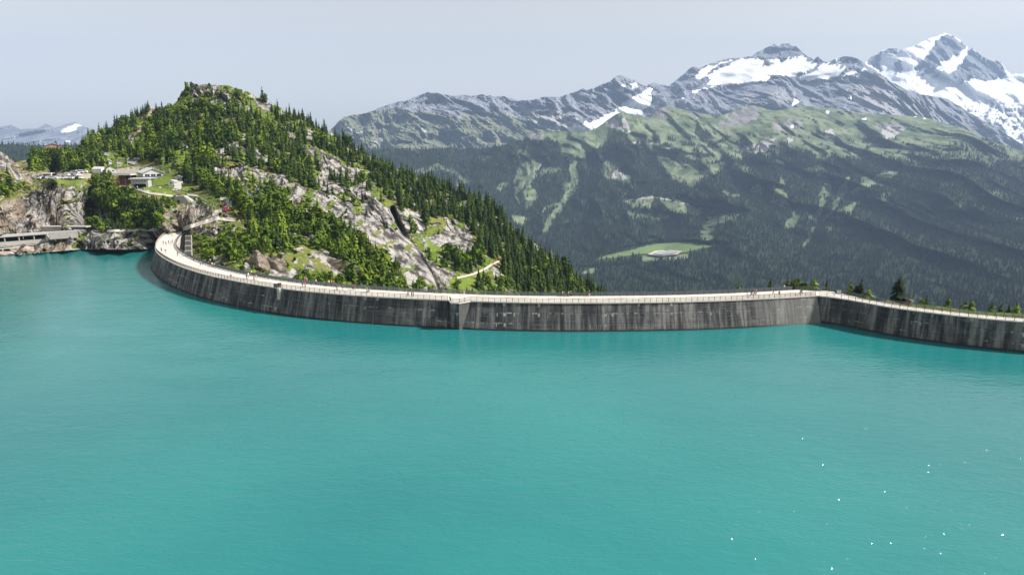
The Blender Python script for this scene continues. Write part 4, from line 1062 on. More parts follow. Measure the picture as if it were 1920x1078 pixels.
def plain_label(kind, lab):
    for a in ("dark spruce", "tall dark spruce", "spruce or larch", "green conifer", "small spruce", "bright green larch", "bright larch", "bright green tree", "low green tree", "bright low shrub", "dark tree", "low shrub", "dark green shrub", "lone spruce", "scattered conifer", "green tree", "small tree", "dark spruce", "spruce", "shrub"):
        if lab.startswith(a + " "):
            return {"spruce": "dark spruce", "larch": "bright green larch", "bush": "leafy green shrub"}[kind] + lab[len(a):]
    return lab
for kind, p, h, lab, grp, part in singles:
    me = random.choice(shared[kind])
    o = obj(KINDS[kind][2], me)
    o.location = p; s = h * random.uniform(.85, 1.2); o.scale = (s, s, h); o.rotation_euler = (0, 0, random.uniform(0, 6.28))
    if part: lab = " ".join((plain_label(kind, lab) + ", " + part).split()[:16]); 
    tag(o, lab if part else plain_label(kind, lab), {"spruce": "tree", "larch": "tree", "bush": "shrub"}[kind], {"spruce": "spruces: ", "larch": "larches: ", "bush": "shrubs: "}[kind] + grp)
for kind, nm in (("spruce", "spruce_wood"), ("larch", "larch_wood"), ("bush", "scrub")):
    R = [t for t in rest if t[0] == kind]
    if not R: continue
    P = np.array([t[1] for t in R]); H = np.array([t[2] for t in R])
    merged_trees(nm, KINDS[kind][0], rng.integers(0, len(KINDS[kind][0]), len(R)), P, H, rng.random(len(R)) * 6.28, [KINDS[kind][1], M_bark], None, rng.uniform(.85, 1.2, len(R)))
# low scrub and boulders that nobody could count on the near slopes
n = 9000
p = np.stack([rng.uniform(-120, 1150, n), rng.uniform(165, 560, n)], 1)
k = (p[:, 1] > np.interp(p[:, 0], HILL.x, HILL.top) + 2) & (p[:, 1] < np.interp(p[:, 0], HILL.x, HILL.bot))
for c in clear_polys: k &= ~inpoly(p[:, 0], p[:, 1], c)
for L, d in clear_lines: k &= polydist(p[:, 0], p[:, 1], L) > d - 1.5
rk = HILL.ground(p[:, 0], p[:, 1], HILL.A["rock"]); lw = HILL.ground(p[:, 0], p[:, 1], HILL.A["lawn"])
k &= (rng.random(n) > rk * .8) & (rng.random(n) > lw * .95) & ((fbm(p[:, 0] / 12, p[:, 1] / 9, p[:, 0] * 0 + 16, 3) + rng.random(n) * .5) > .25)
p = p[k]; g = HILL.ground(p[:, 0], p[:, 1]); g = g[g[:, 2] > .8]
mini = [leafy(80 + s, 3, 22, .8, 0, .24) for s in range(4)]
merged_trees("undergrowth", mini, rng.integers(0, 4, len(g)), g, rng.uniform(.7, 2.0, len(g)), rng.random(len(g)) * 6.28, [leaf_mat("undergrowth_leaves", (.028, .060, .010), (.13, .19, .020)), M_bark])

# --- forest across the valley
def far_tree(seed):
    r = random.Random(seed); V, Fq = [], []
    for z0, z1, w in ((.12, .68, .17), (.42, 1.0, .115)):
        a0 = r.uniform(0, 6); o = len(V)
        V.append((0, 0, z1))
        for k in range(5): V.append((w * r.uniform(.7, 1.25) * math.cos(a0 + k * 1.257), w * r.uniform(.7, 1.25) * math.sin(a0 + k * 1.257), z0 + r.uniform(-.04, .04)))
        for k in range(5): Fq.append((o, o + 1 + k, o + 1 + (k + 1) % 5))
    return np.array(V), np.array(Fq), np.zeros(len(Fq), int)
FT = [far_tree(s) for s in range(8)]
def far_forest(name, T, x0, x1, y0, y1, n, mask, hh):
    p = np.stack([rng.uniform(x0, x1, n), rng.uniform(y0, y1, n)], 1)
    k = (p[:, 1] > np.interp(p[:, 0], T.x, T.top) + .3) & (p[:, 1] < np.interp(p[:, 0], T.x, T.bot))
    p = p[k]; g0 = T.ground(p[:, 0], p[:, 1])
    # as many per square metre near and far
    dens = np.clip((g0[:, 1] / 3600.0) ** 2 * .8, .12, 1)
    k = rng.random(len(p)) < dens * np.where(mask is None, 1, mask(p[:, 0], p[:, 1]) if mask else 1)
    g = g0[k]
    H = rng.uniform(*hh, len(g)) * np.where(rng.random(len(g)) < .3, .7, 1)
    merged_trees(name, FT, rng.integers(0, 8, len(g)), g, H, rng.random(len(g)) * 6.28, [M_farfor], None, rng.uniform(.8, 1.25, len(g)))
    return len(g)
nf = far_forest("far_forest", GM, 600, 2120, 240, 598, 95000, forest_mask, (17, 27))
nf2 = far_forest("ridge_forest", RL, -250, 230, 268, 340, 6000, None, (14, 22))
print("trees", len(TR), "singles", len(singles), "far", nf, nf2)

# --- trees behind the dam's right end, each on its own
def near_tree(px, ytop, D, kind, label, h=None, zb=None, wide=1.0, seed=0, lifted=.0, name=None):
    top = at(px, ytop, D)
    h = h or 9.0
    V, Fq, M = {"pine": lambda: conifer(seed, 16, 10, .25, .3, .03, .42), "spruce": lambda: conifer(seed, 13, 9, .22, .3, .06), "larch": lambda: conifer(seed, 11, 8, .26, .4, .06), "leafy": lambda: leafy(seed, 6, 240, .55, .08, .07)}[kind]()
    mat = {"pine": M_pine, "spruce": M_spruce, "larch": M_larch, "leafy": M_bush}[kind]
    t = empty(name or {"pine": "stone_pine", "spruce": "spruce_tree", "larch": "larch_tree", "leafy": "shrub"}[kind], (top[0], top[1], top[2] - h), random.uniform(0, 6))
    for nm, mi, mm in (("crown", 0, mat), ("trunk", 1, M_bark)):
        s = M == mi
        idx = np.unique(Fq[s]); remap = np.zeros(len(V), int); remap[idx] = np.arange(len(idx))
        W = V[idx] * np.array([h * wide, h * wide, h])
        obj(nm, meshdata(nm, W, remap[Fq[s]], [mm]), t)
    return tag(t, label, "shrub" if kind == "leafy" else "tree", "trees behind the right end of the dam")
NT = [(1386, 526.5, 255, "larch", "tiny green tree tip leftmost of those over the back railing", 9, .8),
      (1388 + 1, 531, 250, None, None, 0, 0),
      (1388, 532, 250, None, None, 0, 0),
      (1402, 538, 245, "leafy", "faint low green shrub just left of the small group of walkers' railing", 6, 1),
      (1445.5, 521.5, 240, "spruce", "dark spruce poking over the railing above the group of walkers at right", 9, .9),
      (1448, 521.5, 236, None, None, 0, 0),
      (1477, 519, 236, "larch", "bright pointed larch left of the two yellow-green shrubs", 9, 1.1),
      (1493, 526, 232, "leafy", "yellow-green rounded shrub directly right of the bright pointed larch", 8, 1.15),
      (1507, 524, 230, "leafy", "second yellow-green rounded shrub, nearer the dam's corner", 8, 1.2),
      (1528, 519, 226, "larch", "dense green larch right behind the dam's corner", 9, 1.15),
      (1552, 523.5, 222, "spruce", "thin spruce just right of the dam's corner", 8, .8),
      (1596, 527, 216, "larch", "green conifer leftmost of the clump between corner and tall pine", 8, 1.1),
      (1607, 534, 214, "spruce", "short dark spruce in the middle of the clump right of the corner", 7, 1.2),
      (1617, 523, 214, "spruce", "tallest dark spruce of the clump right of the corner", 9, 1.1),
      (1631, 536, 212, "larch", "small green conifer at the right end of the clump", 6, 1.0),
      (1688, 517, 190, "pine", "tall black-green stone pine standing alone above the wing of the dam", 9, 1.15),
      (1729, 561, 186, "leafy", "small yellow-green shrub right of the pale boulder", 4.0, .9),
      (1739, 552, 188, "spruce", "thin ragged dark tree beside the small yellow-green shrub", 6.5, .8),
      (1779, 554, 184, "spruce", "squat dark spruce midway along the wing", 6, 1.15),
      (1811, 561, 182, "larch", "green conifer left of a pair behind the wing", 5, 1.15),
      (1823, 561, 182, "larch", "green conifer right of a pair behind the wing", 5, 1.2),
      (1862, 566, 186, "larch", "green conifer first of the row of four at the right edge", 6, 1.1),
      (1879, 569, 186, "spruce", "green conifer second of the row of four at the right edge", 6, 1.3),
      (1893, 572, 186, "spruce", "green conifer third of the row of four at the right edge", 5, 1.1),
      (1909, 567, 184, "larch", "green conifer last and broadest of the row of four at the right edge", 6.5, 1.3)]
sd_ = 100
for px, yt, D, kind, lab, h, w in NT:
    if kind is None: continue
    sd_ += 1
    near_tree(px, yt, D, kind, lab, h, None, w * (1.0 if kind == 'pine' else .62 if kind == 'leafy' else 1.45), sd_)

# ================================================================== PATHS AND ROADS
def ribbon(name, T, line, w, mat, lift=.35, step=2.0, wv=None):
    """a path draped on terrain T; w is its half width in metres, laid across the ground"""
    L = np.array(line, float)
    s = np.concatenate([[0], np.cumsum(np.hypot(*np.diff(L, axis=0).T))])
    t = np.linspace(0, s[-1], max(4, int(s[-1] / step)))
    p = np.stack([np.interp(t, s, L[:, 0]), np.interp(t, s, L[:, 1])], 1)
    ker = np.array([1, 2, 3, 2, 1.]) / 9
    for k in (0, 1):
        e = np.concatenate([[p[0, k]] * 2, p[:, k], [p[-1, k]] * 2]); p[:, k] = np.convolve(e, ker, 'valid')
    g = T.ground(p[:, 0], p[:, 1])
    d = np.gradient(p, axis=0); d /= np.linalg.norm(d, axis=1)[:, None] + 1e-9
    m = F / g[:, 1] * w
    nx, ny = -d[:, 1] * m, d[:, 0] * m * .55
    V = []
    for sgn in (-1, -.33, .33, 1):
        q = T.ground(p[:, 0] + nx * sgn, p[:, 1] + ny * sgn)
        v = np.array([0, 0, CAMZ]) - q; v /= np.linalg.norm(v, axis=1)[:, None]
        V.append(q + v * lift + np.array([0, 0, lift * .6]))
    V = np.stack(V, 1); n = len(t)
    i, j = np.meshgrid(np.arange(n - 1), np.arange(3), indexing='ij'); a = (i * 4 + j).ravel()
    return tag(obj(name, meshdata(name, V.reshape(-1, 3), np.stack([a, a + 4, a + 5, a + 1], 1), [mat], None, True)), kind="structure")
M_gravel = plain("pale_gravel", (.46, .42, .36), .95, 0, .18, .8)
M_trail = plain("trodden_earth", (.40, .30, .20), .95, 0, .2, .8)
M_asph = plain("grey_road", (.30, .295, .29), .9, 0, .12, .6)
ribbon("footpath", HILL, [(208, 346), (232, 351), (256, 355), (281, 363), (305, 366), (326, 369), (340, 370)], 1.0, M_gravel)
ribbon("footpath", HILL, [(338, 369), (352, 366), (372, 368)], .9, M_gravel)
ribbon("footpath", HILL, [(412, 372), (425, 376), (432, 382), (428, 389), (418, 394), (406, 398), (403, 404), (407, 410), (425, 412), (441, 413)], 1.5, M_gravel)
ribbon("access_road", HILL, [(410, 409), (395, 414), (378, 419), (365, 423), (352, 427), (343, 431)], 1.6, M_gravel)
ribbon("cliff_path", HILL, [(856, 522), (870, 519), (887, 515), (903, 508), (913, 503), (921, 497), (930, 493), (942, 487), (952, 481), (964, 476)], .9, plain("cliff_path_gravel", (.50, .41, .34), .95))
ribbon("hill_trail", HILL, [(288, 203), (280, 212), (274, 226), (268, 236), (260, 247), (252, 256), (246, 263)], 1.0, M_trail)
ribbon("upper_road", HILL, [(168, 284), (180, 286), (192, 289), (205, 292)], 1.7, M_asph, .8)
ribbon("upper_road", HILL, [(238, 302), (246, 303), (256, 307)], 3.2, M_asph, .8)
ribbon("shore_road", HILL, [(200, 434), (225, 433.6), (255, 433.2), (285, 432.6), (312, 432.4)], 1.1, plain("shore_road_gravel", (.42, .42, .36), .95), .5)

# ================================================================== BUILDINGS
M_white = plain("white_render", (.74, .73, .70), .8, 0, .05)
M_greywall = plain("grey_render", (.40, .41, .41), .85, 0, .08)
M_palewall = plain("pale_render", (.56, .56, .54), .85, 0, .06)
M_roofpale = plain("pale_sheet_roof", (.62, .60, .60), .5, .1, .06)
M_roofdark = plain("dark_slate_roof", (.10, .10, .11), .7, 0, .15)
M_wood = plain("brown_boards", (.17, .075, .045), .8, 0, .2)
M_pink = plain("pink_render", (.42, .25, .20), .85, 0, .08)
M_glass = plain("dark_window_glass", (.02, .025, .03), .12, 0, .1)
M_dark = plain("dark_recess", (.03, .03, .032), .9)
M_conc = plain("weathered_concrete", (.40, .385, .35), .9, 0, .15, .6)
M_orange = plain("orange_mesh", (.75, .12, .03), .7)
M_red = plain("red_paint", (.26, .014, .014), .4)
M_green = plain("green_steel", (.045, .10, .065), .5, .3)
def G(px, py, T=HILL): return Vector(T.ground([px], [py])[0])
def win(par, x, z, w, h, y=0.0, ax='x', panes=1):
    m = MB()
    if ax == 'x': m.box((x, y - .03, z), (w, .10, h))
    else: m.box((y + .03, x, z), (.10, w, h))
    f = m.build("window", [M_white], par)
    g = MB()
    for k in range(panes):
        o = -w / 2 + w * (k + .5) / panes
        if ax == 'x': g.box((x + o, y - .09, z), (w / panes - .12, .05, h - .14))
        else: g.box((y + .09, x + o, z), (.05, w / panes - .12, h - .14))
    g.build("pane", [M_glass], f)
def gable(L, W, e, r, over=.5, th=.22):
    """gable roof: ridge along Y, length L, width W, eaves height e, ridge height r"""
    m = MB(); hw = W / 2 + over
    sl = (r - e) / (W / 2); ez = r - sl * hw
    m.prism([(-hw, ez), (0, r), (hw, ez), (hw, ez + th), (0, r + th * 1.2), (-hw, ez + th)], -L / 2 - over, L / 2 + over)
    return m
# restaurant with gabled front, terrace and lower floor
p = G(283, 332)
R = tag(empty("restaurant", p, math.radians(38)), "white gabled restaurant with pale roof and crowded terrace above the cliff", "building")
MB().prism([(-5.6, -2.5), (5.6, -2.5), (5.6, 3.0), (0, 5.4), (-5.6, 3.0)], -7.5, 7.5).build("wall", [M_palewall], R)
gable(15, 11.2, 3.0, 5.4, .8).build("roof", [M_roofpale], R)
for x in (-3.2, 0, 3.2): win(R, x, 1.3, 2.5, 1.7, -7.5, 'x', 2)
win(R, -3, 1.3, 3.2, 1.5, 5.6, 'y', 3); win(R, 2.5, 1.3, 3.2, 1.5, 5.6, 'y', 3)
MB().box((1.5, -8.7, -.35), (15, 2.4, .3)).box((8.6, -1.0, -.35), (6.2, 13, .3)).build("terrace_floor", [M_white], R)
MB().box((1.5, -9.85, .35), (15, .08, 1.0)).box((11.65, -1, .35), (.08, 13, 1.0)).build("terrace_parapet", [M_panelgrey], R)
MB().box((8.2, -2.0, -2.2), (5.4, 10, 3.4)).build("lower_floor", [M_greywall], R)
win(R, 6.9, -1.6, 1.9, 1.3, -7.0, 'x', 2); win(R, 9.4, -1.6, 1.9, 1.3, -7.0, 'x', 2)
for k, (x, y) in enumerate(((8, -5), (9.6, -2.5), (7.8, .5), (9.9, 3), (3.5, -8.8))):
    u = tag(empty("parasol", R.matrix_basis @ Matrix.Rotation(0, 4, 'Z') @ Vector((x, y, -.2))), ["dark parasol at the front corner of the restaurant terrace", "dark parasol second along the restaurant terrace", "dark parasol mid terrace of the restaurant", "dark parasol at the back of the restaurant terrace", "dark parasol in front of the restaurant gable"][k], "parasol", "parasols on the restaurant terrace")
    u.location = p + Matrix.Rotation(math.radians(38), 3, 'Z') @ Vector((x, y, -.2))
    MB().bar((0, 0, 0), (0, 0, 2.3), .05).build("pole", [M_steel], u)
    MB().add([(0, 0, 2.5)] + [(1.35 * math.cos(a * .785), 1.35 * math.sin(a * .785), 1.95) for a in range(8)], [(0, 1 + a, 1 + (a + 1) % 8) for a in range(8)] + [tuple(range(8, 0, -1))]).build("canopy", [plain("navy_canvas", (.03, .035, .07), .8)], u)
# cable station with five small windows
p = G(266, 351.5)
S_ = tag(empty("cable_station", p, math.radians(10)), "grey box-shaped cable station with five small square windows under a pale flat roof", "building")
MB().box((0, 0, 3.5), (9.0, 6.0, 2.8)).box((3.9, 0, .9), (1.2, 6.0, 2.5)).box((-4.1, 0, .9), (.8, 6.0, 2.5)).box((0, 2.6, .9), (8, .5, 2.5)).build("wall", [M_greywall], S_)
MB().box((-.3, 1.4, .9), (7, .3, 2.4)).build("engine_bay", [M_dark], S_)
MB().prism([(-5.4, 4.9), (5.4, 4.9), (5.4, 5.3), (-5.4, 5.3)], -3.7, 3.7).build("roof", [M_roofpale], S_)
for k in range(5): win(S_, -3.1 + k * 1.5, 3.7, .85, .8, -3.0)
MB().box((0, .4, -1.8), (9, 5, 3.0)).build("foundation", [M_conc], S_)
# open terrace with brown boards left of the station
p = G(233, 347)
T_ = tag(empty("terrace_building", p, math.radians(6)), "dark open-fronted terrace building with brown boards left of the cable station", "building")
MB().box((0, 2, 6.0), (10.5, 9, .45)).build("terrace_floor", [M_palewall], T_)
MB().box((0, 2, 3.0), (10.2, 8, .3)).build("middle_floor", [M_wood], T_)
MB().box((0, 5.5, 2.4), (10, .3, 6.4)).build("back_wall", [M_dark], T_)
for x in (-5, -1.7, 1.7, 5): MB().box((x, -2.1, 2.8), (.3, .3, 6.0)).build("column", [M_wood], T_)
for k in range(7): MB().box((.6 - k * .2, -1.9 + .06 * k, .3 + .72 * k), (9.6 - k * .7, .12, .42)).build("board", [M_wood], T_)
MB().box((0, -2.45, 6.45), (10.5, .06, .9)).box((0, -2.45, 6.95), (10.6, .12, .12)).build("parapet", [M_white], T_)
def small_house(name, px, py, w, d, h, r, rz, label, cat, wall, roof, T=HILL, wins=2):
    o = tag(empty(name, G(px, py, T), math.radians(rz)), label, cat)
    MB().prism([(-w / 2, -1.5), (w / 2, -1.5), (w / 2, h), (0, h + r), (-w / 2, h)], -d / 2, d / 2).build("wall", [wall], o)
    gable(d, w, h, h + r, .4).build("roof", [roof], o)
    for k in range(wins): win(o, -w / 2 + w * (k + .7) / (wins + .4), h * .55, min(1.1, w / wins * .5), .9, -d / 2)
    for k in range(2): win(o, -d / 4 + d / 2 * k, h * .55, 1.0, .9, w / 2, 'y')
    return o
small_house("cabin", 187, 324, 4.5, 6.5, 2.5, 1.1, 80, "white-walled cabin with a pale roof, left of the dark-roofed house", "house", M_white, M_roofpale)
small_house("house", 208, 324, 5.5, 6.0, 2.6, 1.8, 35, "small house with a dark roof between the cabin and the flagpoles", "house", M_palewall, M_roofdark)
small_house("pink_house", 101, 282, 10, 7, 3.6, 1.6, 25, "pink house on the wooded ridge behind the car park", "house", M_pink, plain("brown_roof", (.20, .10, .08), .8), HILL, 4)
ph = bpy.context.scene.objects.get("pink_house")
MB().box((1.5, 1.5, 6.6), (.9, .9, 1.8)).build("chimney", [M_roofdark], ph)
small_house("hut", 336, 340, 3.2, 3.6, 2.4, .8, 20, "little grey hut at the head of the pale ramp right of the restaurant", "hut", M_greywall, M_roofpale, HILL, 1)
small_house("shed", 324, 347, 4.2, 3.0, 2.2, .5, -10, "low pale shed left of the pale ramp", "shed", M_white, M_roofpale, HILL, 1)
small_house("chalet", 203, 308, 4.0, 4.0, 2.0, 1.2, 30, "small white gabled hut among trees above the dark-roofed house", "hut", M_white, M_white, HILL, 1)
small_house("chapel_hut", 306, 305, 1.5, 1.8, 2.0, .9, 30, "tiny white hut among the trees above the restaurant roof", "hut", M_white, M_roofpale, HILL, 1)
# white ramp
a, b = G(338, 344), G(328, 358)
o = MB().add([(a.x - 1.3, a.y, a.z + 1.2), (a.x + 1.6, a.y, a.z + 1.2), (b.x + 2.8, b.y, b.z + .3), (b.x - 1.8, b.y, b.z + .2), (a.x - 1.3, a.y, a.z - 2), (a.x + 1.6, a.y, a.z - 2), (b.x + 2.8, b.y, b.z - 2), (b.x - 1.8, b.y, b.z - 2)],
         [(0, 3, 2, 1), (3, 7, 6, 2), (0, 4, 7, 3), (1, 2, 6, 5), (0, 1, 5, 4), (4, 5, 6, 7)]).build("ramp", [plain("weathered_ramp_concrete", (.46, .45, .42), .9)])
tag(o, "pale concrete ramp running down from the little grey hut", "ramp")
# concrete block with a grille under the path junction
p = G(336, 382)
o = tag(empty("retaining_block", p, math.radians(-4)), "pale concrete retaining block with a small grille below the path junction", "retaining wall")
MB().add([(-5.8, 0, -1), (6.6, 0, -1), (6.6, 3.5, -1), (-5.8, 3.5, -1), (-4.2, .2, 3.6), (2.6, .2, 4.2), (6.3, .6, 1.6), (-4.2, 3.3, 3.6), (2.6, 3.3, 4.2), (6.3, 3.3, 1.6)],
         [(0, 1, 6, 5, 4), (1, 2, 9, 6), (2, 3, 7, 8, 9), (3, 0, 4, 7), (4, 5, 8, 7), (5, 6, 9, 8), (3, 2, 1, 0)]).build("wall", [M_conc], o)
MB().box((-.3, -.02, 1.3), (1.5, .12, 1.1)).build("grille", [M_dark], o)
# portal hut at the end of the shore road
p = at(316, 432, 338)
o = tag(empty("portal_hut", p, math.radians(-3)), "grey concrete hut beside the shore road at the dam's left end", "hut")
MB().box((0, 0, .8), (5.2, 3, 2.2)).build("wall", [M_conc], o)
MB().box((0, 0, 2.0), (5.7, 3.5, .25)).build("roof", [M_palewall], o)
MB().box((1.2, -1.52, .6), (1.0, .08, 1.7)).build("door", [M_dark], o)
# flagpoles
for (px, py), lab in (((222, 321), "white flagpole left of the pair by the restaurant"), ((240.5, 318), "white flagpole right of the pair by the restaurant")):
    g = G(px, py); o = tag(empty("flagpole", g), lab, "flagpole", "flagpoles by the restaurant")
    MB().bar((0, 0, -.5), (0, 0, 7.2), .09, 0, 6).build("pole", [M_white], o); MB().box((0, 0, 7.25), (.2, .2, .12)).build("cap", [M_steel], o)
# orange site fence with a striped tarp at the left end of the footpath
g = G(217, 345)
o = tag(empty("site_barrier", g, .25), "orange plastic site barrier beside the footpath left of the cable station", "barrier")
for k in range(5): MB().box((-1.6 + k * .8, 0, .55), (.08, .08, 1.3)).build("post", [M_orange], o)
MB().box((0, 0, .65), (3.4, .04, .95)).build("net", [M_orange], o)
o = tag(MB().box((0, 0, .25), (5.2, 2.0, .5), 0, .2).build("tarpaulin", [plain("salmon_sheet", (.62, .22, .13), .7)]), "salmon tarpaulin spread on the ground below the brown boards", "tarpaulin"); o.location = G(226, 349)

# ------------------------------------------------------------------ funicular, its track and the cable pylon
fa, fb, fm = G(290, 349), G(423, 403), G(372, 372)
tr = tag(empty("funicular_track", fa), "grey inclined funicular track running from the cable station down to the trees", "railway track")
pts = [fa + Vector((0, 0, .6)), G(329, 359) + Vector((0, 0, 1.4)), fm + Vector((0, 0, 2.2)), G(400, 388) + Vector((0, 0, 2.0)), fb + Vector((0, 0, 1.2)), G(440, 414) + Vector((0, 0, 1.0))]
fine = []
for a, b in zip(pts[:-1], pts[1:]):
    for k in range(6): fine.append(a.lerp(b, k / 6))
fine.append(pts[-1])
for s in (-.55, .55):
    m = MB()
    for a, b in zip(fine[:-1], fine[1:]):
        d = Vector((0, s, 0)); m.bar(a - fa + d, b - fa + d, .16)
    m.build("rail", [M_steel], tr)
for q in fine[::3]: MB().bar(q - fa - Vector((0, 0, 4)), q - fa, .3).build("support", [M_conc], tr)
for q in fine[1::1]: MB().box(q - fa - Vector((0, 0, .18)), (.25, 1.6, .16)).build("sleeper", [M_steel], tr)
c = tag(empty("funicular_car", G(423, 403) + Vector((0, 0, 1.35)), -.2), "small red funicular car on the inclined track", "funicular")
MB().box((0, 0, 1.25), (2.2, 2.0, 1.9)).build("body", [M_red], c)
MB().box((0, 0, 2.28), (2.4, 2.2, .18)).build("roof", [plain("dark_red_roof", (.22, .02, .02), .5)], c)
win(c, -.5, 1.5, .8, .7, -1.0); win(c, .5, 1.5, .8, .7, -1.0)
MB().box((0, 0, .15), (2.0, 1.6, .3)).build("chassis", [M_darksteel], c)
g = G(487, 391)
py_ = tag(empty("cable_pylon", g), "green lattice cable pylon standing among the larches", "pylon")
H_ = 10.5
m = MB()
cr = [(-1, -1), (1, -1), (1, 1), (-1, 1)]
lv = [0, 2.6, 5.0, 7.2, 9.2, H_]
wd = lambda z: 1.5 - .9 * z / H_
for (x, y) in cr: m.bar((x * wd(0), y * wd(0), -1), (x * wd(H_), y * wd(H_), H_), .16)
for z0, z1 in zip(lv[:-1], lv[1:]):
    for k in range(4):
        (x0, y0), (x1, y1) = cr[k], cr[(k + 1) % 4]
        m.bar((x0 * wd(z0), y0 * wd(z0), z0), (x1 * wd(z1), y1 * wd(z1), z1), .09); m.bar((x1 * wd(z0), y1 * wd(z0), z0), (x0 * wd(z1), y0 * wd(z1), z1), .09)
        m.bar((x0 * wd(z1), y0 * wd(z1), z1), (x1 * wd(z1), y1 * wd(z1), z1), .09)
m.build("lattice", [M_green], py_)
MB().box((0, 0, H_ + .15), (4.2, .7, .45)).build("crossarm", [M_green], py_)
MB().box((-1.8, 0, H_ + .6), (1.6, .3, .5)).box((1.8, 0, H_ + .6), (1.6, .3, .5)).build("sheave", [M_red], py_)

# ------------------------------------------------------------------ gallery along the left shore
gl = tag(empty("avalanche_gallery", at(0, 445, 318)), "pale concrete avalanche gallery on pillars along the left shore", "gallery")
g0 = Vector(gl.location)
def wp(px, py, D): return Vector(at(px, py, D)) - g0
Lx = [-260, -180, -90, -40, 0, 45, 93]
def zline(z, D0=298, D1=326):
    out = []
    for px in Lx:
        D = np.interp(px, [-260, 0, 93], [292, 313, 325]); X = (px - CX) / F * (D * CP - (z - CAMZ) * SP)
        out.append(Vector((X, D, z)) - g0)
    return out
def beam(name, z, w, h, mat, off=0, lst=None):
    L = zline(z); m = MB()
    for a, b in zip(L[:-1], L[1:]):
        d = (b - a).normalized(); n_ = Vector((-d.y, d.x, 0))
        q = [a + n_ * off, b + n_ * off, b + n_ * (off + w), a + n_ * (off + w)]
        m.add([tuple(v - Vector((0, 0, h))) for v in q] + [tuple(v) for v in q], [(3, 2, 1, 0), (4, 5, 6, 7), (0, 1, 5, 4), (1, 2, 6, 5), (2, 3, 7, 6), (3, 0, 4, 7)])
    return m.build(name, [mat], gl)
beam("roof_slab", 8.3, 7.5, .55, M_conc)
beam("parapet", 5.6, .5, 1.9, M_conc, .1)
beam("road_deck", 3.75, 8, .7, M_conc, .1)
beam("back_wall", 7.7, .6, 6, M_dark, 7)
for px in (-230, -200, -170, -140, -110, -80, -50, -22, 8, 35, 63):
    L = zline(5.5); P0_ = Vector((np.interp(px, Lx, [v.x for v in L]), np.interp(px, Lx, [v.y for v in L]) + .35, 5.5 - g0.z))
    MB().box(P0_ + Vector((0, 0, 1.1)), (.4, .4, 2.3)).build("column", [M_conc], gl)
L = zline(4)
P0_ = Vector((L[-1].x - .4, L[-1].y - .5, 0))
MB().box(P0_ + Vector((0, 0, 3.6 - g0.z)), (.9, .9, 8.6)).build("pier", [M_palewall], gl)
for px in (10, 43, 73, -25, -60, -100, -150):
    L = zline(2.6); q = Vector((np.interp(px, Lx, [v.x for v in L]), np.interp(px, Lx, [v.y for v in L]) - 1.9, 0))
    MB().box(q + Vector((0, 0, .9 - g0.z)), (.35, .35, 3.4)).build("pier", [M_palewall], gl)
m = MB(); L = zline(2.7)
for a, b in zip(L[:-1], L[1:]): m.bar(a + Vector((0, -1.9, 0)), b + Vector((0 if b is not L[-1] else -6, -1.9, 0)), .36)
m.build("walkway_beam", [M_palewall], gl)
# its closed part to the right, with the upper slab
ea, eb = Vector(at(92, 440, 321)), Vector(at(146, 440, 327))
m = MB()
w_ = tag(empty("shore_wall", ea), "plain concrete shore wall under a thin roof slab right of the avalanche gallery", "retaining wall")
d = eb - ea; L_ = d.length; ang = math.atan2(d.y, d.x)
o = MB().box((L_ / 2, 1.5, -.6), (L_, 3, 3.4)).build("wall", [M_conc], w_); o.rotation_euler = (0, 0, ang)
ua, ub = Vector(at(76, 428, 331)) - ea, Vector(at(163, 429, 331)) - ea
d2 = ub - ua
o = MB().box((d2.length / 2, 1.5, .6), (d2.length, 4, .5)).build("roof_slab", [M_conc], w_); o.location = ua; o.rotation_euler = (0, 0, math.atan2(d2.y, d2.x))
o = MB().box((7, .4, -.6), (14, .5, 1.9)).build("barrier", [M_conc], w_); o.location = ua; o.rotation_euler = (0, 0, math.atan2(d2.y, d2.x))

# ------------------------------------------------------------------ boulders
def boulder(px, py, r, label, T=HILL, sq=(1, .9, .7), mat=None, D=None, seed=0, sink=.25):
    import bmesh
    bm = bmesh.new(); bmesh.ops.create_icosphere(bm, subdivisions=4, radius=1.0)
    V = np.array([v.co[:] for v in bm.verts])
    r_ = np.random.default_rng(seed + 100)
    V = V * (1 + fbm(V[:, 0] * .9 + seed, V[:, 1] * .9, V[:, 2] * .9, 3)[:, None] * .22)
    for _ in range(16):                              # split faces, as broken rock has
        q = r_.normal(size=3); q /= np.linalg.norm(q); dd = r_.uniform(.55, .88)
        e = np.maximum(V @ q - dd, 0); V = V - e[:, None] * q * .93
    V = V * (1 + (ridged(V[:, 0] * 2.2 + seed, V[:, 1] * 2.2, V[:, 2] * 2.2, 4) * .035)[:, None])
    for v, c in zip(bm.verts, V): v.co = c
    me = bpy.data.meshes.new("boulder"); bm.to_mesh(me); bm.free()
    me.materials.append(mat or M_rock)
    o = obj("boulder", me); o.location = (G(px, py, T) if D is None else Vector(at(px, py, D))) - Vector((0, 0, r * sink))
    o.scale = (r * sq[0], r * sq[1], r * sq[2]); o.rotation_euler = (0, 0, seed)
    return tag(o, label, "boulder")
def rock_mat(name, a, b):
    m, n, l, p = material(name)
    v = coords(n, l, (1, 1, 2.2), (.4, .5, 0)); n1 = noise(n, l, v, 1.6, 8, .7); n2 = noise(n, l, v, .5, 4)
    c = mix(n, l, rampf(n, l, n1, .35, .65), tuple(x * .3 for x in a), b)
    l.new(mix(n, l, rampf(n, l, n2, .4, .7), c, a), p.inputs["Base Color"]); p.inputs["Roughness"].default_value = .95
    bump(n, l, n1, .9, .25, p)
    return m
M_rock = rock_mat("brown_grey_rock", (.14, .11, .085), (.31, .26, .20))
M_rockpink = rock_mat("pinkish_shore_rock", (.42, .32, .26), (.62, .50, .43))
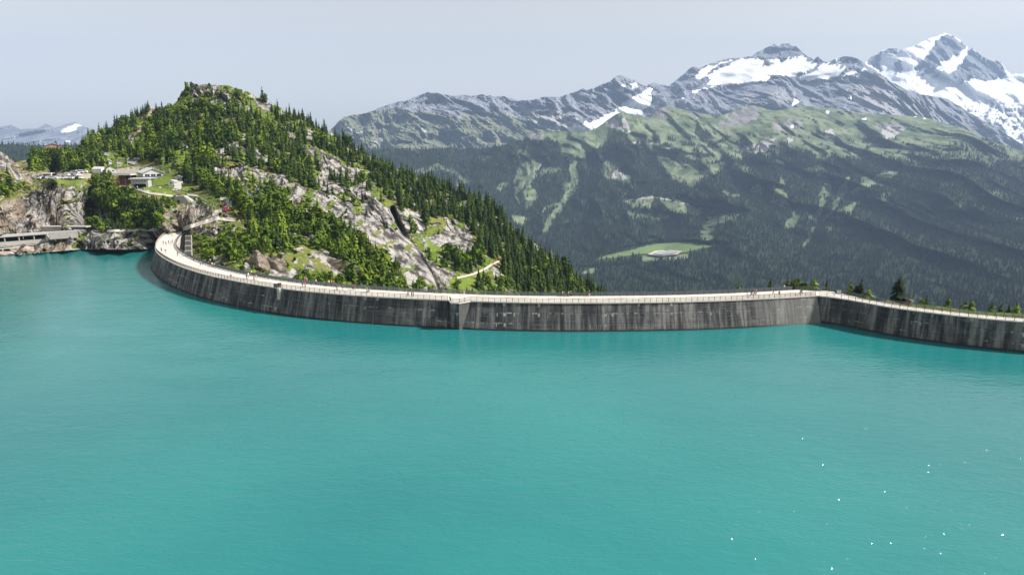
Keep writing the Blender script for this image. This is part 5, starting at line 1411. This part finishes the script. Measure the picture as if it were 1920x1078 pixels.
boulder(482, 497, 6.2, "big rounded brown boulder behind the inner railing, left of a pair", sq=(1.15, .8, 1.0), seed=2, sink=.1)
boulder(519, 503, 5.4, "big rounded brown boulder behind the inner railing, right of a pair", sq=(.85, .8, 1.15), seed=5, sink=.1)
boulder(628, 497, 8.0, "long leaning grey-brown slab boulder above the inner railing", sq=(1.6, .7, .75), seed=9, sink=.3)
boulder(560, 525, 3.6, "cracked pale boulder low beside the railing right of the boulder pair", sq=(1.5, .8, .8), seed=11)
boulder(46, 465, 4.2, "flat pinkish boulder at the water under the gallery", sq=(1.7, 1, .5), mat=M_rockpink, D=316, seed=3)
boulder(79, 460, 1.9, "small pinkish boulder at the water right of the gallery's last low pier", sq=(1.2, 1, .8), mat=M_rockpink, D=325, seed=4)
boulder(12, 472, 3.0, "low pinkish boulder at the water at the photo's left edge", sq=(1.9, 1, .5), mat=M_rockpink, D=312, seed=6)
boulder(160, 451, 2.6, "dark jagged boulder at the shore right of the shore wall", D=333, seed=7)
boulder(246, 388, 4.2, "pale leaning boulder in the shaded cleft under the footpath", sq=(1.6, .8, .7), seed=8, mat=M_rock)
for k, (px, py) in enumerate(((277, 358.5), (309, 361.5), (300, 352), (331, 357))):
    boulder(px, py, .9, ["small white stone on the lawn under the cable station's right corner", "small white stone on the lawn near the end of the footpath", "small white stone by the track right of the cable station", "white stone at the foot of the pale ramp"][k], sq=(1.3, 1, .9), mat=rock_mat("whitish_stone", (.5, .49, .47), (.7, .69, .66)), seed=20 + k)
boulder(1706, 567, 1.2, "pale rounded boulder behind the wing railing beside the tall pine", sq=(1.5, 1, 1), D=187, seed=14, sink=-.1)
# red-white barrier on the cliff path
a = G(926, 495.5)
o = tag(empty("path_barrier", a, .15), "long red barrier along the pale cliff path", "barrier")
b = G(941, 489) - a
m = MB(); m.bar(Vector((0, 0, 1.3)), b + Vector((0, 0, 1.3)), .32); m.build("rail", [plain("faded_red_paint", (.42, .05, .03), .6)], o)
for k in range(4): MB().bar(b * k / 3, b * k / 3 + Vector((0, 0, 1.3)), .14).build("post", [M_steel], o)

# ------------------------------------------------------------------ cars in the car park
def lin(c): return tuple(x for x in c)
PAINT = {"white": (.78, .78, .77), "silver": (.50, .51, .53), "black": (.02, .02, .022), "grey": (.16, .165, .17), "blue": (.04, .08, .22), "red": (.40, .03, .03), "dark blue": (.015, .025, .07)}
M_paint = {k: plain(k.replace(" ", "_") + "_car_paint", v, .25, .1, .03) for k, v in PAINT.items()}
M_tyre = plain("tyre_rubber", (.02, .02, .02), .9)
def car_meshes(van=False):
    b = MB()
    if van:
        prof = [(-2.3, .35), (2.3, .35), (2.35, .9), (2.2, 1.25), (1.55, 2.0), (-2.25, 2.1), (-2.35, .9)]
    else:
        prof = [(-2.05, .32), (2.1, .32), (2.15, .72), (1.95, .88), (1.0, .98), (.35, 1.45), (-1.25, 1.48), (-1.95, 1.02), (-2.12, .8)]
    b.prism(prof, -.86, .86)
    w = MB()
    if van: w.box((1.72, 0, 1.62), (.55, 1.5, .55)).box((.2, 0, 1.62), (3.0, 1.76, .42)); 
    else: w.box((.62, 0, 1.2), (.55, 1.5, .32)).box((-.42, 0, 1.2), (1.5, 1.76, .30)).box((-1.62, 0, 1.22), (.42, 1.45, .28))
    wh = MB()
    n = 10
    V = [(0, s * .11, 0) for s in (-1, 1)] + [(math.cos(k * 6.283 / n) * .33, s * .11, math.sin(k * 6.283 / n) * .33) for s in (-1, 1) for k in range(n)]
    Fc = [(0, 2 + k, 2 + (k + 1) % n) for k in range(n)] + [(1, 2 + n + (k + 1) % n, 2 + n + k) for k in range(n)] + [(2 + k, 2 + n + k, 2 + n + (k + 1) % n, 2 + (k + 1) % n) for k in range(n)]
    wh.add(V, Fc)
    return b.mesh("body", [M_paint["white"]]), w.mesh("windows", [M_glass]), wh.mesh("wheel", [M_tyre])
CARM = {False: car_meshes(), True: car_meshes(True)}
def car(px, py, rz, colour, label, group, van=False, name=None):
    bm_, wm, hm = CARM[van]
    t = empty(name or ("parked_van" if van else "parked_car"), G(px, py) + Vector((0, 0, .12)), math.radians(rz))
    bo = obj("body", bm_, t); bo.material_slots[0].link = 'OBJECT'; bo.material_slots[0].material = M_paint[colour]
    obj("windows", wm, t)
    for x in (-1.35, 1.35):
        for y in (-.8, .8):
            q = obj("wheel", hm, t); q.location = (x, y, .33)
    tag(t, label, "van" if van else "car", group)
    return t
ORD = ["first", "second", "third", "fourth", "fifth", "sixth", "seventh", "eighth", "ninth", "tenth", "eleventh", "twelfth", "thirteenth", "fourteenth", "fifteenth"]
front = ["grey", "black", "white", "dark blue", "white", "silver", "white", "white", "grey", "white", "silver", "white", "black", "white"]
for k, c in enumerate(front):
    px = 64 + k * 6.9 + random.uniform(-.8, .8)
    car(px, 336.2, random.choice((70, 84, 100, 20)), c, f"{c} car, {ORD[k]} from the left in the front row of the car park", "cars in the front row of the car park")
back = ["white", "silver", "dark blue", "white", "black", "white", "silver", "white", "grey", "white"]
for k, c in enumerate(back):
    px = 72 + k * 8.4 + random.uniform(-1, 1)
    car(px, 330.4, random.choice((75, 95, 10)), c, f"{c} car, {ORD[k]} from the left in the back row of the car park", "cars in the back row of the car park", van=(k == 3))
car(150, 325.5, 8, "white", "white van left of the two behind the car park", "vans behind the car park", True)
car(141, 327, 5, "silver", "silver van parked tight left of the white ones", "vans behind the car park", True)
car(157, 325, 8, "white", "white van right of the two behind the car park", "vans behind the car park", True)
car(248, 301, 20, "dark blue", "dark blue car parked on the upper road above the restaurant", "cars on the upper road")
car(258, 300, 15, "white", "white car parked on the upper road above the restaurant", "cars on the upper road")

# small things on the crest
p = onz([1573], [550.5], ZC)[0]
o = tag(empty("instrument_box", p, -.4), "small pale instrument box at the dam's corner by the back railing", "box")
MB().box((0, 0, .5), (1.1, .8, 1.0)).build("cabinet", [M_palewall], o); MB().box((0, 0, 1.06), (1.3, 1.0, .12)).build("lid", [M_steel], o)
p = onz([524.5], [539.2], ZC)[0]
o = tag(empty("ladder_gate", p, .1), "dark gate at the top of the pale pier in the left arm of the dam", "gate")
MB().box((-.5, 0, .75), (.08, .08, 1.5)).box((.5, 0, .75), (.08, .08, 1.5)).build("frame", [M_darksteel], o); MB().box((0, 0, .8), (.9, .05, 1.3)).build("leaf", [M_darksteel], o)
p = onz([517.5], [538.6], ZC)[0]
o = tag(empty("control_cabinet", p, .1), "grey cabinet just left of the dark gate over the pale pier", "cabinet")
MB().box((0, 0, .5), (1.3, .5, 1.0)).build("case", [M_steel], o); MB().box((0, 0, 1.03), (1.4, .6, .06)).build("lid", [M_darksteel], o)

# ================================================================== PEOPLE ON THE CREST
def skinned(name, pts, edges, rad, root=0, sub=1):
    me = bpy.data.meshes.new(name); me.from_pydata(pts, edges, [])
    o = bpy.data.objects.new(name, me); COL.objects.link(o)
    sk = o.modifiers.new("skin", 'SKIN'); sk.use_smooth_shade = True
    lay = me.skin_vertices[0].data if me.skin_vertices else None
    if lay is None:
        bpy.context.view_layer.objects.active = o
        bpy.context.view_layer.update()
        lay = me.skin_vertices[0].data
    for k, r in enumerate(rad):
        lay[k].radius = r if isinstance(r, tuple) else (r, r); lay[k].use_root = (k == root)
    if sub:
        s = o.modifiers.new("sub", 'SUBSURF'); s.levels = sub; s.render_levels = sub
    bpy.context.view_layer.update()
    dg = bpy.context.evaluated_depsgraph_get()
    m2 = bpy.data.meshes.new_from_object(o.evaluated_get(dg))
    m2.name = name
    bpy.data.objects.remove(o)
    return m2
def figure(stride=.0, arm=.15, sit=False, lean=0.0, armup=False):
    """joints of a 1.72 m person facing +X; returns meshes body, shirt, trousers, hair, shoes"""
    hz = .92 if not sit else .52
    hip = (0, 0, hz); ch = (lean * .5, 0, hz + .30); nk = (lean * .8, 0, hz + .54); hd = (lean + .02, 0, hz + .66); ht = (lean + .03, 0, hz + .76)
    def leg(s, f):
        if sit: return [(0, s * .09, hz - .04), (.36, s * .12, hz - .02), (.40, s * .12, .10), (.52, s * .12, .05)]
        return [(0, s * .09, hz - .06), (f * .45 + .04, s * .10, hz * .52), (f * 1.0 - .02, s * .10, .10), (f * 1.0 + .14, s * .11, .045)]
    def armj(s, f):
        sh = (nk[0], s * .19, hz + .49)
        el = (nk[0] + f * .6 - .02, s * .25, hz + .22); wr = (nk[0] + f * 1.3 + .06, s * .24, hz - .0); ha = (wr[0] + .03, s * .24, hz - .10)
        if armup and s > 0: el = (nk[0] + .12, s * .30, hz + .36); wr = (nk[0] + .25, s * .14, hz + .55); ha = (nk[0] + .25, s * .08, hz + .62)
        return [sh, el, wr, ha]
    P = [hip, ch, nk, hd, ht]; E = [(0, 1), (1, 2), (2, 3), (3, 4)]; R = [(.13, .12), (.15, .11), .055, .085, .07]
    L1, L2 = leg(-1, stride), leg(1, -stride)
    for L in (L1, L2):
        b = len(P); P += L; E += [(0, b), (b, b + 1), (b + 1, b + 2), (b + 2, b + 3)]; R += [.085, .06, .04, .035]
    A1, A2 = armj(-1, -arm), armj(1, arm)
    for A in (A1, A2):
        b = len(P); P += A; E += [(2, b), (b, b + 1), (b + 1, b + 2), (b + 2, b + 3)]; R += [.055, .042, .03, .032]
    body = skinned("body", P, E, R)
    # shirt
    P = [(hip[0], 0, hz + .02), ch, (nk[0], 0, hz + .49)]; E = [(0, 1), (1, 2)]; R = [(.18, .16), (.20, .155), (.115, .10)]
    for A in (A1, A2):
        b = len(P); P += [A[0], tuple(A[0][i] * .35 + A[1][i] * .65 for i in range(3))]; E += [(2, b), (b, b + 1)]; R += [.09, .075]
    shirt = skinned("shirt", P, E, R)
    P = [(hip[0], 0, hz + .04), (hip[0], 0, hz - .05)]; E = [(0, 1)]; R = [(.155, .14), .12]
    for L in (L1, L2):
        b = len(P); P += [L[0], L[1], tuple(L[1][i] * .25 + L[2][i] * .75 for i in range(3))]; E += [(1, b), (b, b + 1), (b + 1, b + 2)]; R += [.125, .10, .08]
    trousers = skinned("trousers", P, E, R)
    hair = MB()
    import bmesh
    bm = bmesh.new(); bmesh.ops.create_icosphere(bm, subdivisions=2, radius=.118)
    bmesh.ops.delete(bm, geom=[v for v in bm.verts if v.co.z < -.045 or (v.co.x > .07 and v.co.z < .035)], context='VERTS')
    for v in bm.verts: v.co += Vector((hd[0] - .012, 0, hd[2] + .055))
    hm = bpy.data.meshes.new("hair"); bm.to_mesh(hm); bm.free()
    pk = MB().box((nk[0] - .20, 0, hz + .30), (.17, .27, .42), 0, 0, .8).mesh("backpack", [M_darksteel])
    for me in (body, shirt, trousers, hair and hm): me.materials.clear(); me.materials.append(M_darksteel); me.polygons.foreach_set("use_smooth", [True] * len(me.polygons))
    return {"body": body, "shirt": shirt, "trousers": trousers, "hair": hm, "backpack": pk}
FIG = {"stand": figure(.04, .03), "walk": figure(.28, .20), "photo": figure(.05, .05, False, .03, True), "lean": figure(.12, .12, False, .14), "sit": figure(0, .2, True, .1)}
SKIN = plain("skin", (.42, .25, .18), .6, 0, .05)
HAIR = {"dark": plain("dark_hair", (.03, .02, .015), .6), "brown": plain("brown_hair", (.12, .07, .035), .6), "fair": plain("fair_hair", (.42, .30, .14), .6), "white hat": plain("white_hat", (.8, .8, .78), .8)}
CLO = {"black": (.015, .015, .018), "white": (.80, .80, .80), "red": (.55, .03, .03), "pink": (.75, .25, .25), "blue": (.05, .10, .35), "navy": (.02, .03, .08), "grey": (.25, .25, .26), "yellow": (.65, .55, .06), "orange": (.70, .25, .05), "khaki": (.28, .23, .14), "green": (.06, .16, .07), "beige": (.52, .43, .33), "violet": (.18, .08, .30)}
CM = {k: plain(k + "_cloth", v, .9, 0, .06, 4) for k, v in CLO.items()}
def person(px, py, pose, top, legs, hair, pack, face, label, group=None, scale=1.0, z=ZC, loc=None):
    loc = Vector(onz([px], [py], z)[0]) if loc is None else loc
    t = obj("person", FIG[pose]["body"]); t.location = loc; t.rotation_euler = (0, 0, math.radians(face)); t.scale = (scale,) * 3
    t.material_slots[0].link = 'OBJECT'; t.material_slots[0].material = SKIN
    for nm, m in (("shirt", CM[top]), ("trousers", CM[legs]), ("hair", HAIR[hair])) + ((("backpack", CM[pack]),) if pack else ()):
        o = obj(nm, FIG[pose][nm], t); o.material_slots[0].link = 'OBJECT'; o.material_slots[0].material = m
    tag(t, label, "person", group)
    return t
PEOPLE = [
 (320, 441, "walk", "black", "black", "dark", None, 250, "adult in black walking near the far left end of the crest"),
 (323, 443, "walk", "violet", "navy", "brown", None, 250, "child in violet beside the adult in black at the crest's far left end", .65),
 (306.5, 458.5, "walk", "black", "khaki", "dark", None, 280, "leftmost of four walkers abreast in the tight left bend of the crest"),
 (311.5, 459, "walk", "white", "navy", "dark", "black", 280, "second of four walkers abreast in the tight left bend of the crest"),
 (316.5, 457.5, "walk", "grey", "black", "brown", None, 270, "third of four walkers abreast in the tight left bend of the crest"),
 (321, 459, "stand", "blue", "black", "dark", "navy", 200, "fourth of four walkers abreast, closest to the inner railing of the bend"),
 (324, 457, "stand", "navy", "navy", "dark", None, 10, "person in navy standing against the inner railing in the left bend"),
 (303, 472, "walk", "violet", "black", "dark", "black", 290, "walker in dark violet nearest the lake side of the left bend"),
 (310.5, 475, "walk", "black", "beige", "brown", None, 300, "walker in a black top and beige trousers just right of the dark violet one"),
 (333.5, 480.5, "walk", "navy", "black", "dark", "grey", 320, "lone walker in navy near the inner railing below the stacked panels"),
 (363, 489.8, "lean", "black", "navy", "dark", None, 60, "person in black leaning on the inner railing beside the first shrubs"),
 (376, 498, "walk", "grey", "black", "dark", None, 140, "left one of a dark pair by the inner railing before the boulders"),
 (380.5, 498.8, "walk", "black", "grey", "brown", "black", 140, "right one of a dark pair by the inner railing before the boulders"),
 (398, 500.5, "stand", "white", "grey", "fair", None, 330, "left one of two people in white left of the big boulders"),
 (402, 501.8, "stand", "white", "blue", "brown", None, 200, "right one of two people in white left of the big boulders"),
 (433.5, 519.8, "sit", "pink", "navy", "fair", None, 120, "person in pink crouching by the lakeside railing of the left arm"),
 (459, 514, "stand", "navy", "navy", "dark", None, 80, "person in navy at the inner railing under the left big boulder"),
 (463, 524.2, "walk", "black", "black", "dark", "black", 330, "person all in black in front of the group under the big boulders"),
 (466, 521, "walk", "white", "grey", "brown", None, 330, "person in a white shirt behind the one all in black under the boulders"),
 (471, 516.5, "stand", "blue", "white", "brown", "white", 150, "person in blue with a pale backpack at the inner railing under the boulders"),
 (480.6, 524.6, "walk", "beige", "beige", "fair", None, 330, "person in beige walking alone right of the group under the boulders"),
 (476.5, 526, "stand", "khaki", "black", "brown", None, 250, "small figure in khaki at the lakeside railing under the boulders", .8),
 (572, 529.6, "stand", "pink", "white", "fair", None, 90, "person in pink by the inner railing right of the dark gate"),
 (575.5, 529.8, "stand", "beige", "beige", "brown", None, 100, "person in beige right next to the one in pink by the inner railing"),
 (567.5, 540.2, "walk", "black", "khaki", "brown", None, 340, "left one of a pair at the lakeside railing below the person in pink"),
 (572.3, 538.6, "walk", "red", "black", "dark", "black", 340, "right one, in dark red, of the pair at the lakeside railing right of the gate"),
 (592.7, 533.4, "walk", "white", "navy", "dark", "navy", 350, "lone walker in white with a navy backpack between the gate and the trio"),
 (617, 536, "walk", "white", "black", "fair", None, 340, "left one, in white, of three walkers under the leaning slab"),
 (622, 536, "walk", "yellow", "navy", "dark", "black", 340, "middle one, in yellow, of three walkers under the leaning slab"),
 (626, 536, "walk", "red", "black", "dark", None, 340, "right one, in bright red, of three walkers under the leaning slab"),
 (632, 544.6, "walk", "navy", "black", "dark", "violet", 350, "walker in navy and violet at the lakeside railing below the trio"),
 (643, 546, "walk", "black", "beige", "brown", None, 350, "walker in black and beige at the lakeside railing, right of the navy and violet one"),
 (662, 543.3, "lean", "black", "navy", "dark", "orange", 20, "left one of a close dark pair mid left arm, carrying an orange bag"),
 (665.3, 543.6, "walk", "navy", "khaki", "brown", None, 350, "right one of a close dark pair in the middle of the left arm"),
 (688.3, 549.2, "walk", "grey", "black", "brown", None, 350, "left one of a dark couple walking past the long slab"),
 (691.6, 548, "walk", "black", "black", "dark", "black", 350, "right one of a dark couple walking past the long slab"),
 (765.3, 555.8, "walk", "black", "black", "dark", None, 190, "lone figure in black at the lakeside railing left of the buttress"),
 (772, 556, "stand", "black", "navy", "brown", None, 180, "left one of a tight black pair left of the buttress"),
 (775, 556.2, "stand", "navy", "black", "dark", None, 200, "right one of a tight black pair left of the buttress"),
 (818.5, 549.2, "walk", "yellow", "grey", "dark", None, 0, "walker in a yellow shirt by the back railing left of the buttress"),
 (829.5, 549.4, "stand", "blue", "grey", "dark", "navy", 30, "person in blue by the back railing right of the yellow shirt"),
 (870, 555, "walk", "pink", "white", "fair", None, 180, "person in pink and white standing right behind the buttress"),
 (1055, 555.7, "walk", "white", "grey", "brown", None, 350, "leftmost of four people right of the tree-covered spur's foot"),
 (1058.7, 555.9, "stand", "black", "grey", "dark", "black", 190, "second of four people, in black, above the dark stained blocks"),
 (1066, 556, "stand", "white", "khaki", "brown", None, 170, "third of four people, in white, above the dark stained blocks"),
 (1070, 556.2, "walk", "green", "black", "white hat", "black", 350, "rightmost of four people, with a white hat, above the dark stained blocks"),
 (1104.8, 556.2, "walk", "navy", "beige", "white hat", None, 0, "lone walker with a white hat right of the group of four"),
 (1264.5, 552.6, "lean", "black", "black", "dark", None, 70, "lone figure in black leaning on the back railing midway along the right arm"),
 (1401, 555.4, "stand", "beige", "white", "fair", None, 0, "child in pale clothes at the left of the crowd near the corner", .7),
 (1408.5, 552.8, "stand", "black", "black", "dark", "black", 200, "tall figure in black at the back of the crowd near the corner"),
 (1411.5, 553.2, "lean", "navy", "grey", "dark", None, 340, "figure in navy bending forward in the crowd near the corner"),
 (1415, 554, "walk", "violet", "black", "brown", None, 180, "figure in violet at the right of the crowd near the corner"),
 (1418, 552.8, "stand", "grey", "beige", "fair", None, 200, "figure in grey and beige at the far right of the crowd near the corner"),
 (1406.5, 556.4, "stand", "white", "blue", "brown", None, 340, "child in white in front of the crowd near the corner", .6),
 (1413, 556.6, "stand", "orange", "white", "fair", None, 20, "child in orange in front of the crowd near the corner", .6),
 (1449.6, 552.2, "walk", "black", "khaki", "dark", None, 0, "walker in black right of the crowd near the corner"),
 (1461, 553.7, "sit", "black", "black", "dark", None, 90, "figure in black crouching on the walkway between two walkers near the corner"),
 (1470, 544.2, "stand", "white", "grey", "fair", None, 90, "person in white at the back railing under the pointed larch"),
 (1500, 552.8, "walk", "grey", "navy", "brown", None, 0, "left one of the last pair before the dam's corner"),
 (1503, 552, "walk", "black", "navy", "dark", "black", 0, "right one of the last pair before the dam's corner"),
]
for r in PEOPLE:
    sc = r[9] if len(r) > 9 else 1.0
    person(*r[:8][:8], r[8], "people on the dam crest", sc * random.uniform(.97, 1.05))
g = HILL.ground([252, 258, 287, 290], [354.3, 356, 363.5, 364]) + np.array([0, 0, .5])
for k, (c1, c2, lab) in enumerate((("orange", "white", "person in orange on the footpath under the cable station"), ("white", "grey", "person in white on the footpath under the cable station"), ("navy", "black", "left one of two dark walkers on the footpath under the lawn"), ("blue", "black", "right one of two dark walkers on the footpath under the lawn"))):
    person(0, 0, "walk", c1, c2, "dark", None, 340, lab, "people on the footpath", 1.0, loc=Vector(g[k]))
g = HILL.ground([408.5], [409]) + np.array([0, 0, .5])
person(0, 0, "walk", "violet", "grey", "brown", None, 250, "walker in violet where the path meets the access road", "people on the footpath", 1.0, loc=Vector(g[0]))

# ================================================================== AIR
M_haze = bpy.data.materials.new("alpine_haze"); M_haze.use_nodes = True
hn, hl = M_haze.node_tree.nodes, M_haze.node_tree.links
hn.clear()
ho = hn.new("ShaderNodeOutputMaterial"); hv = hn.new("ShaderNodeVolumePrincipled")
hv.inputs["Color"].default_value = (.46, .64, .97, 1); hv.inputs["Density"].default_value = 6.0e-5
hl.new(hv.outputs[0], ho.inputs["Volume"])
hz = MB().box((0, 6250, 574), (25000, 18496, 3050)).build("haze", M_haze)
tag(hz, kind="stuff")
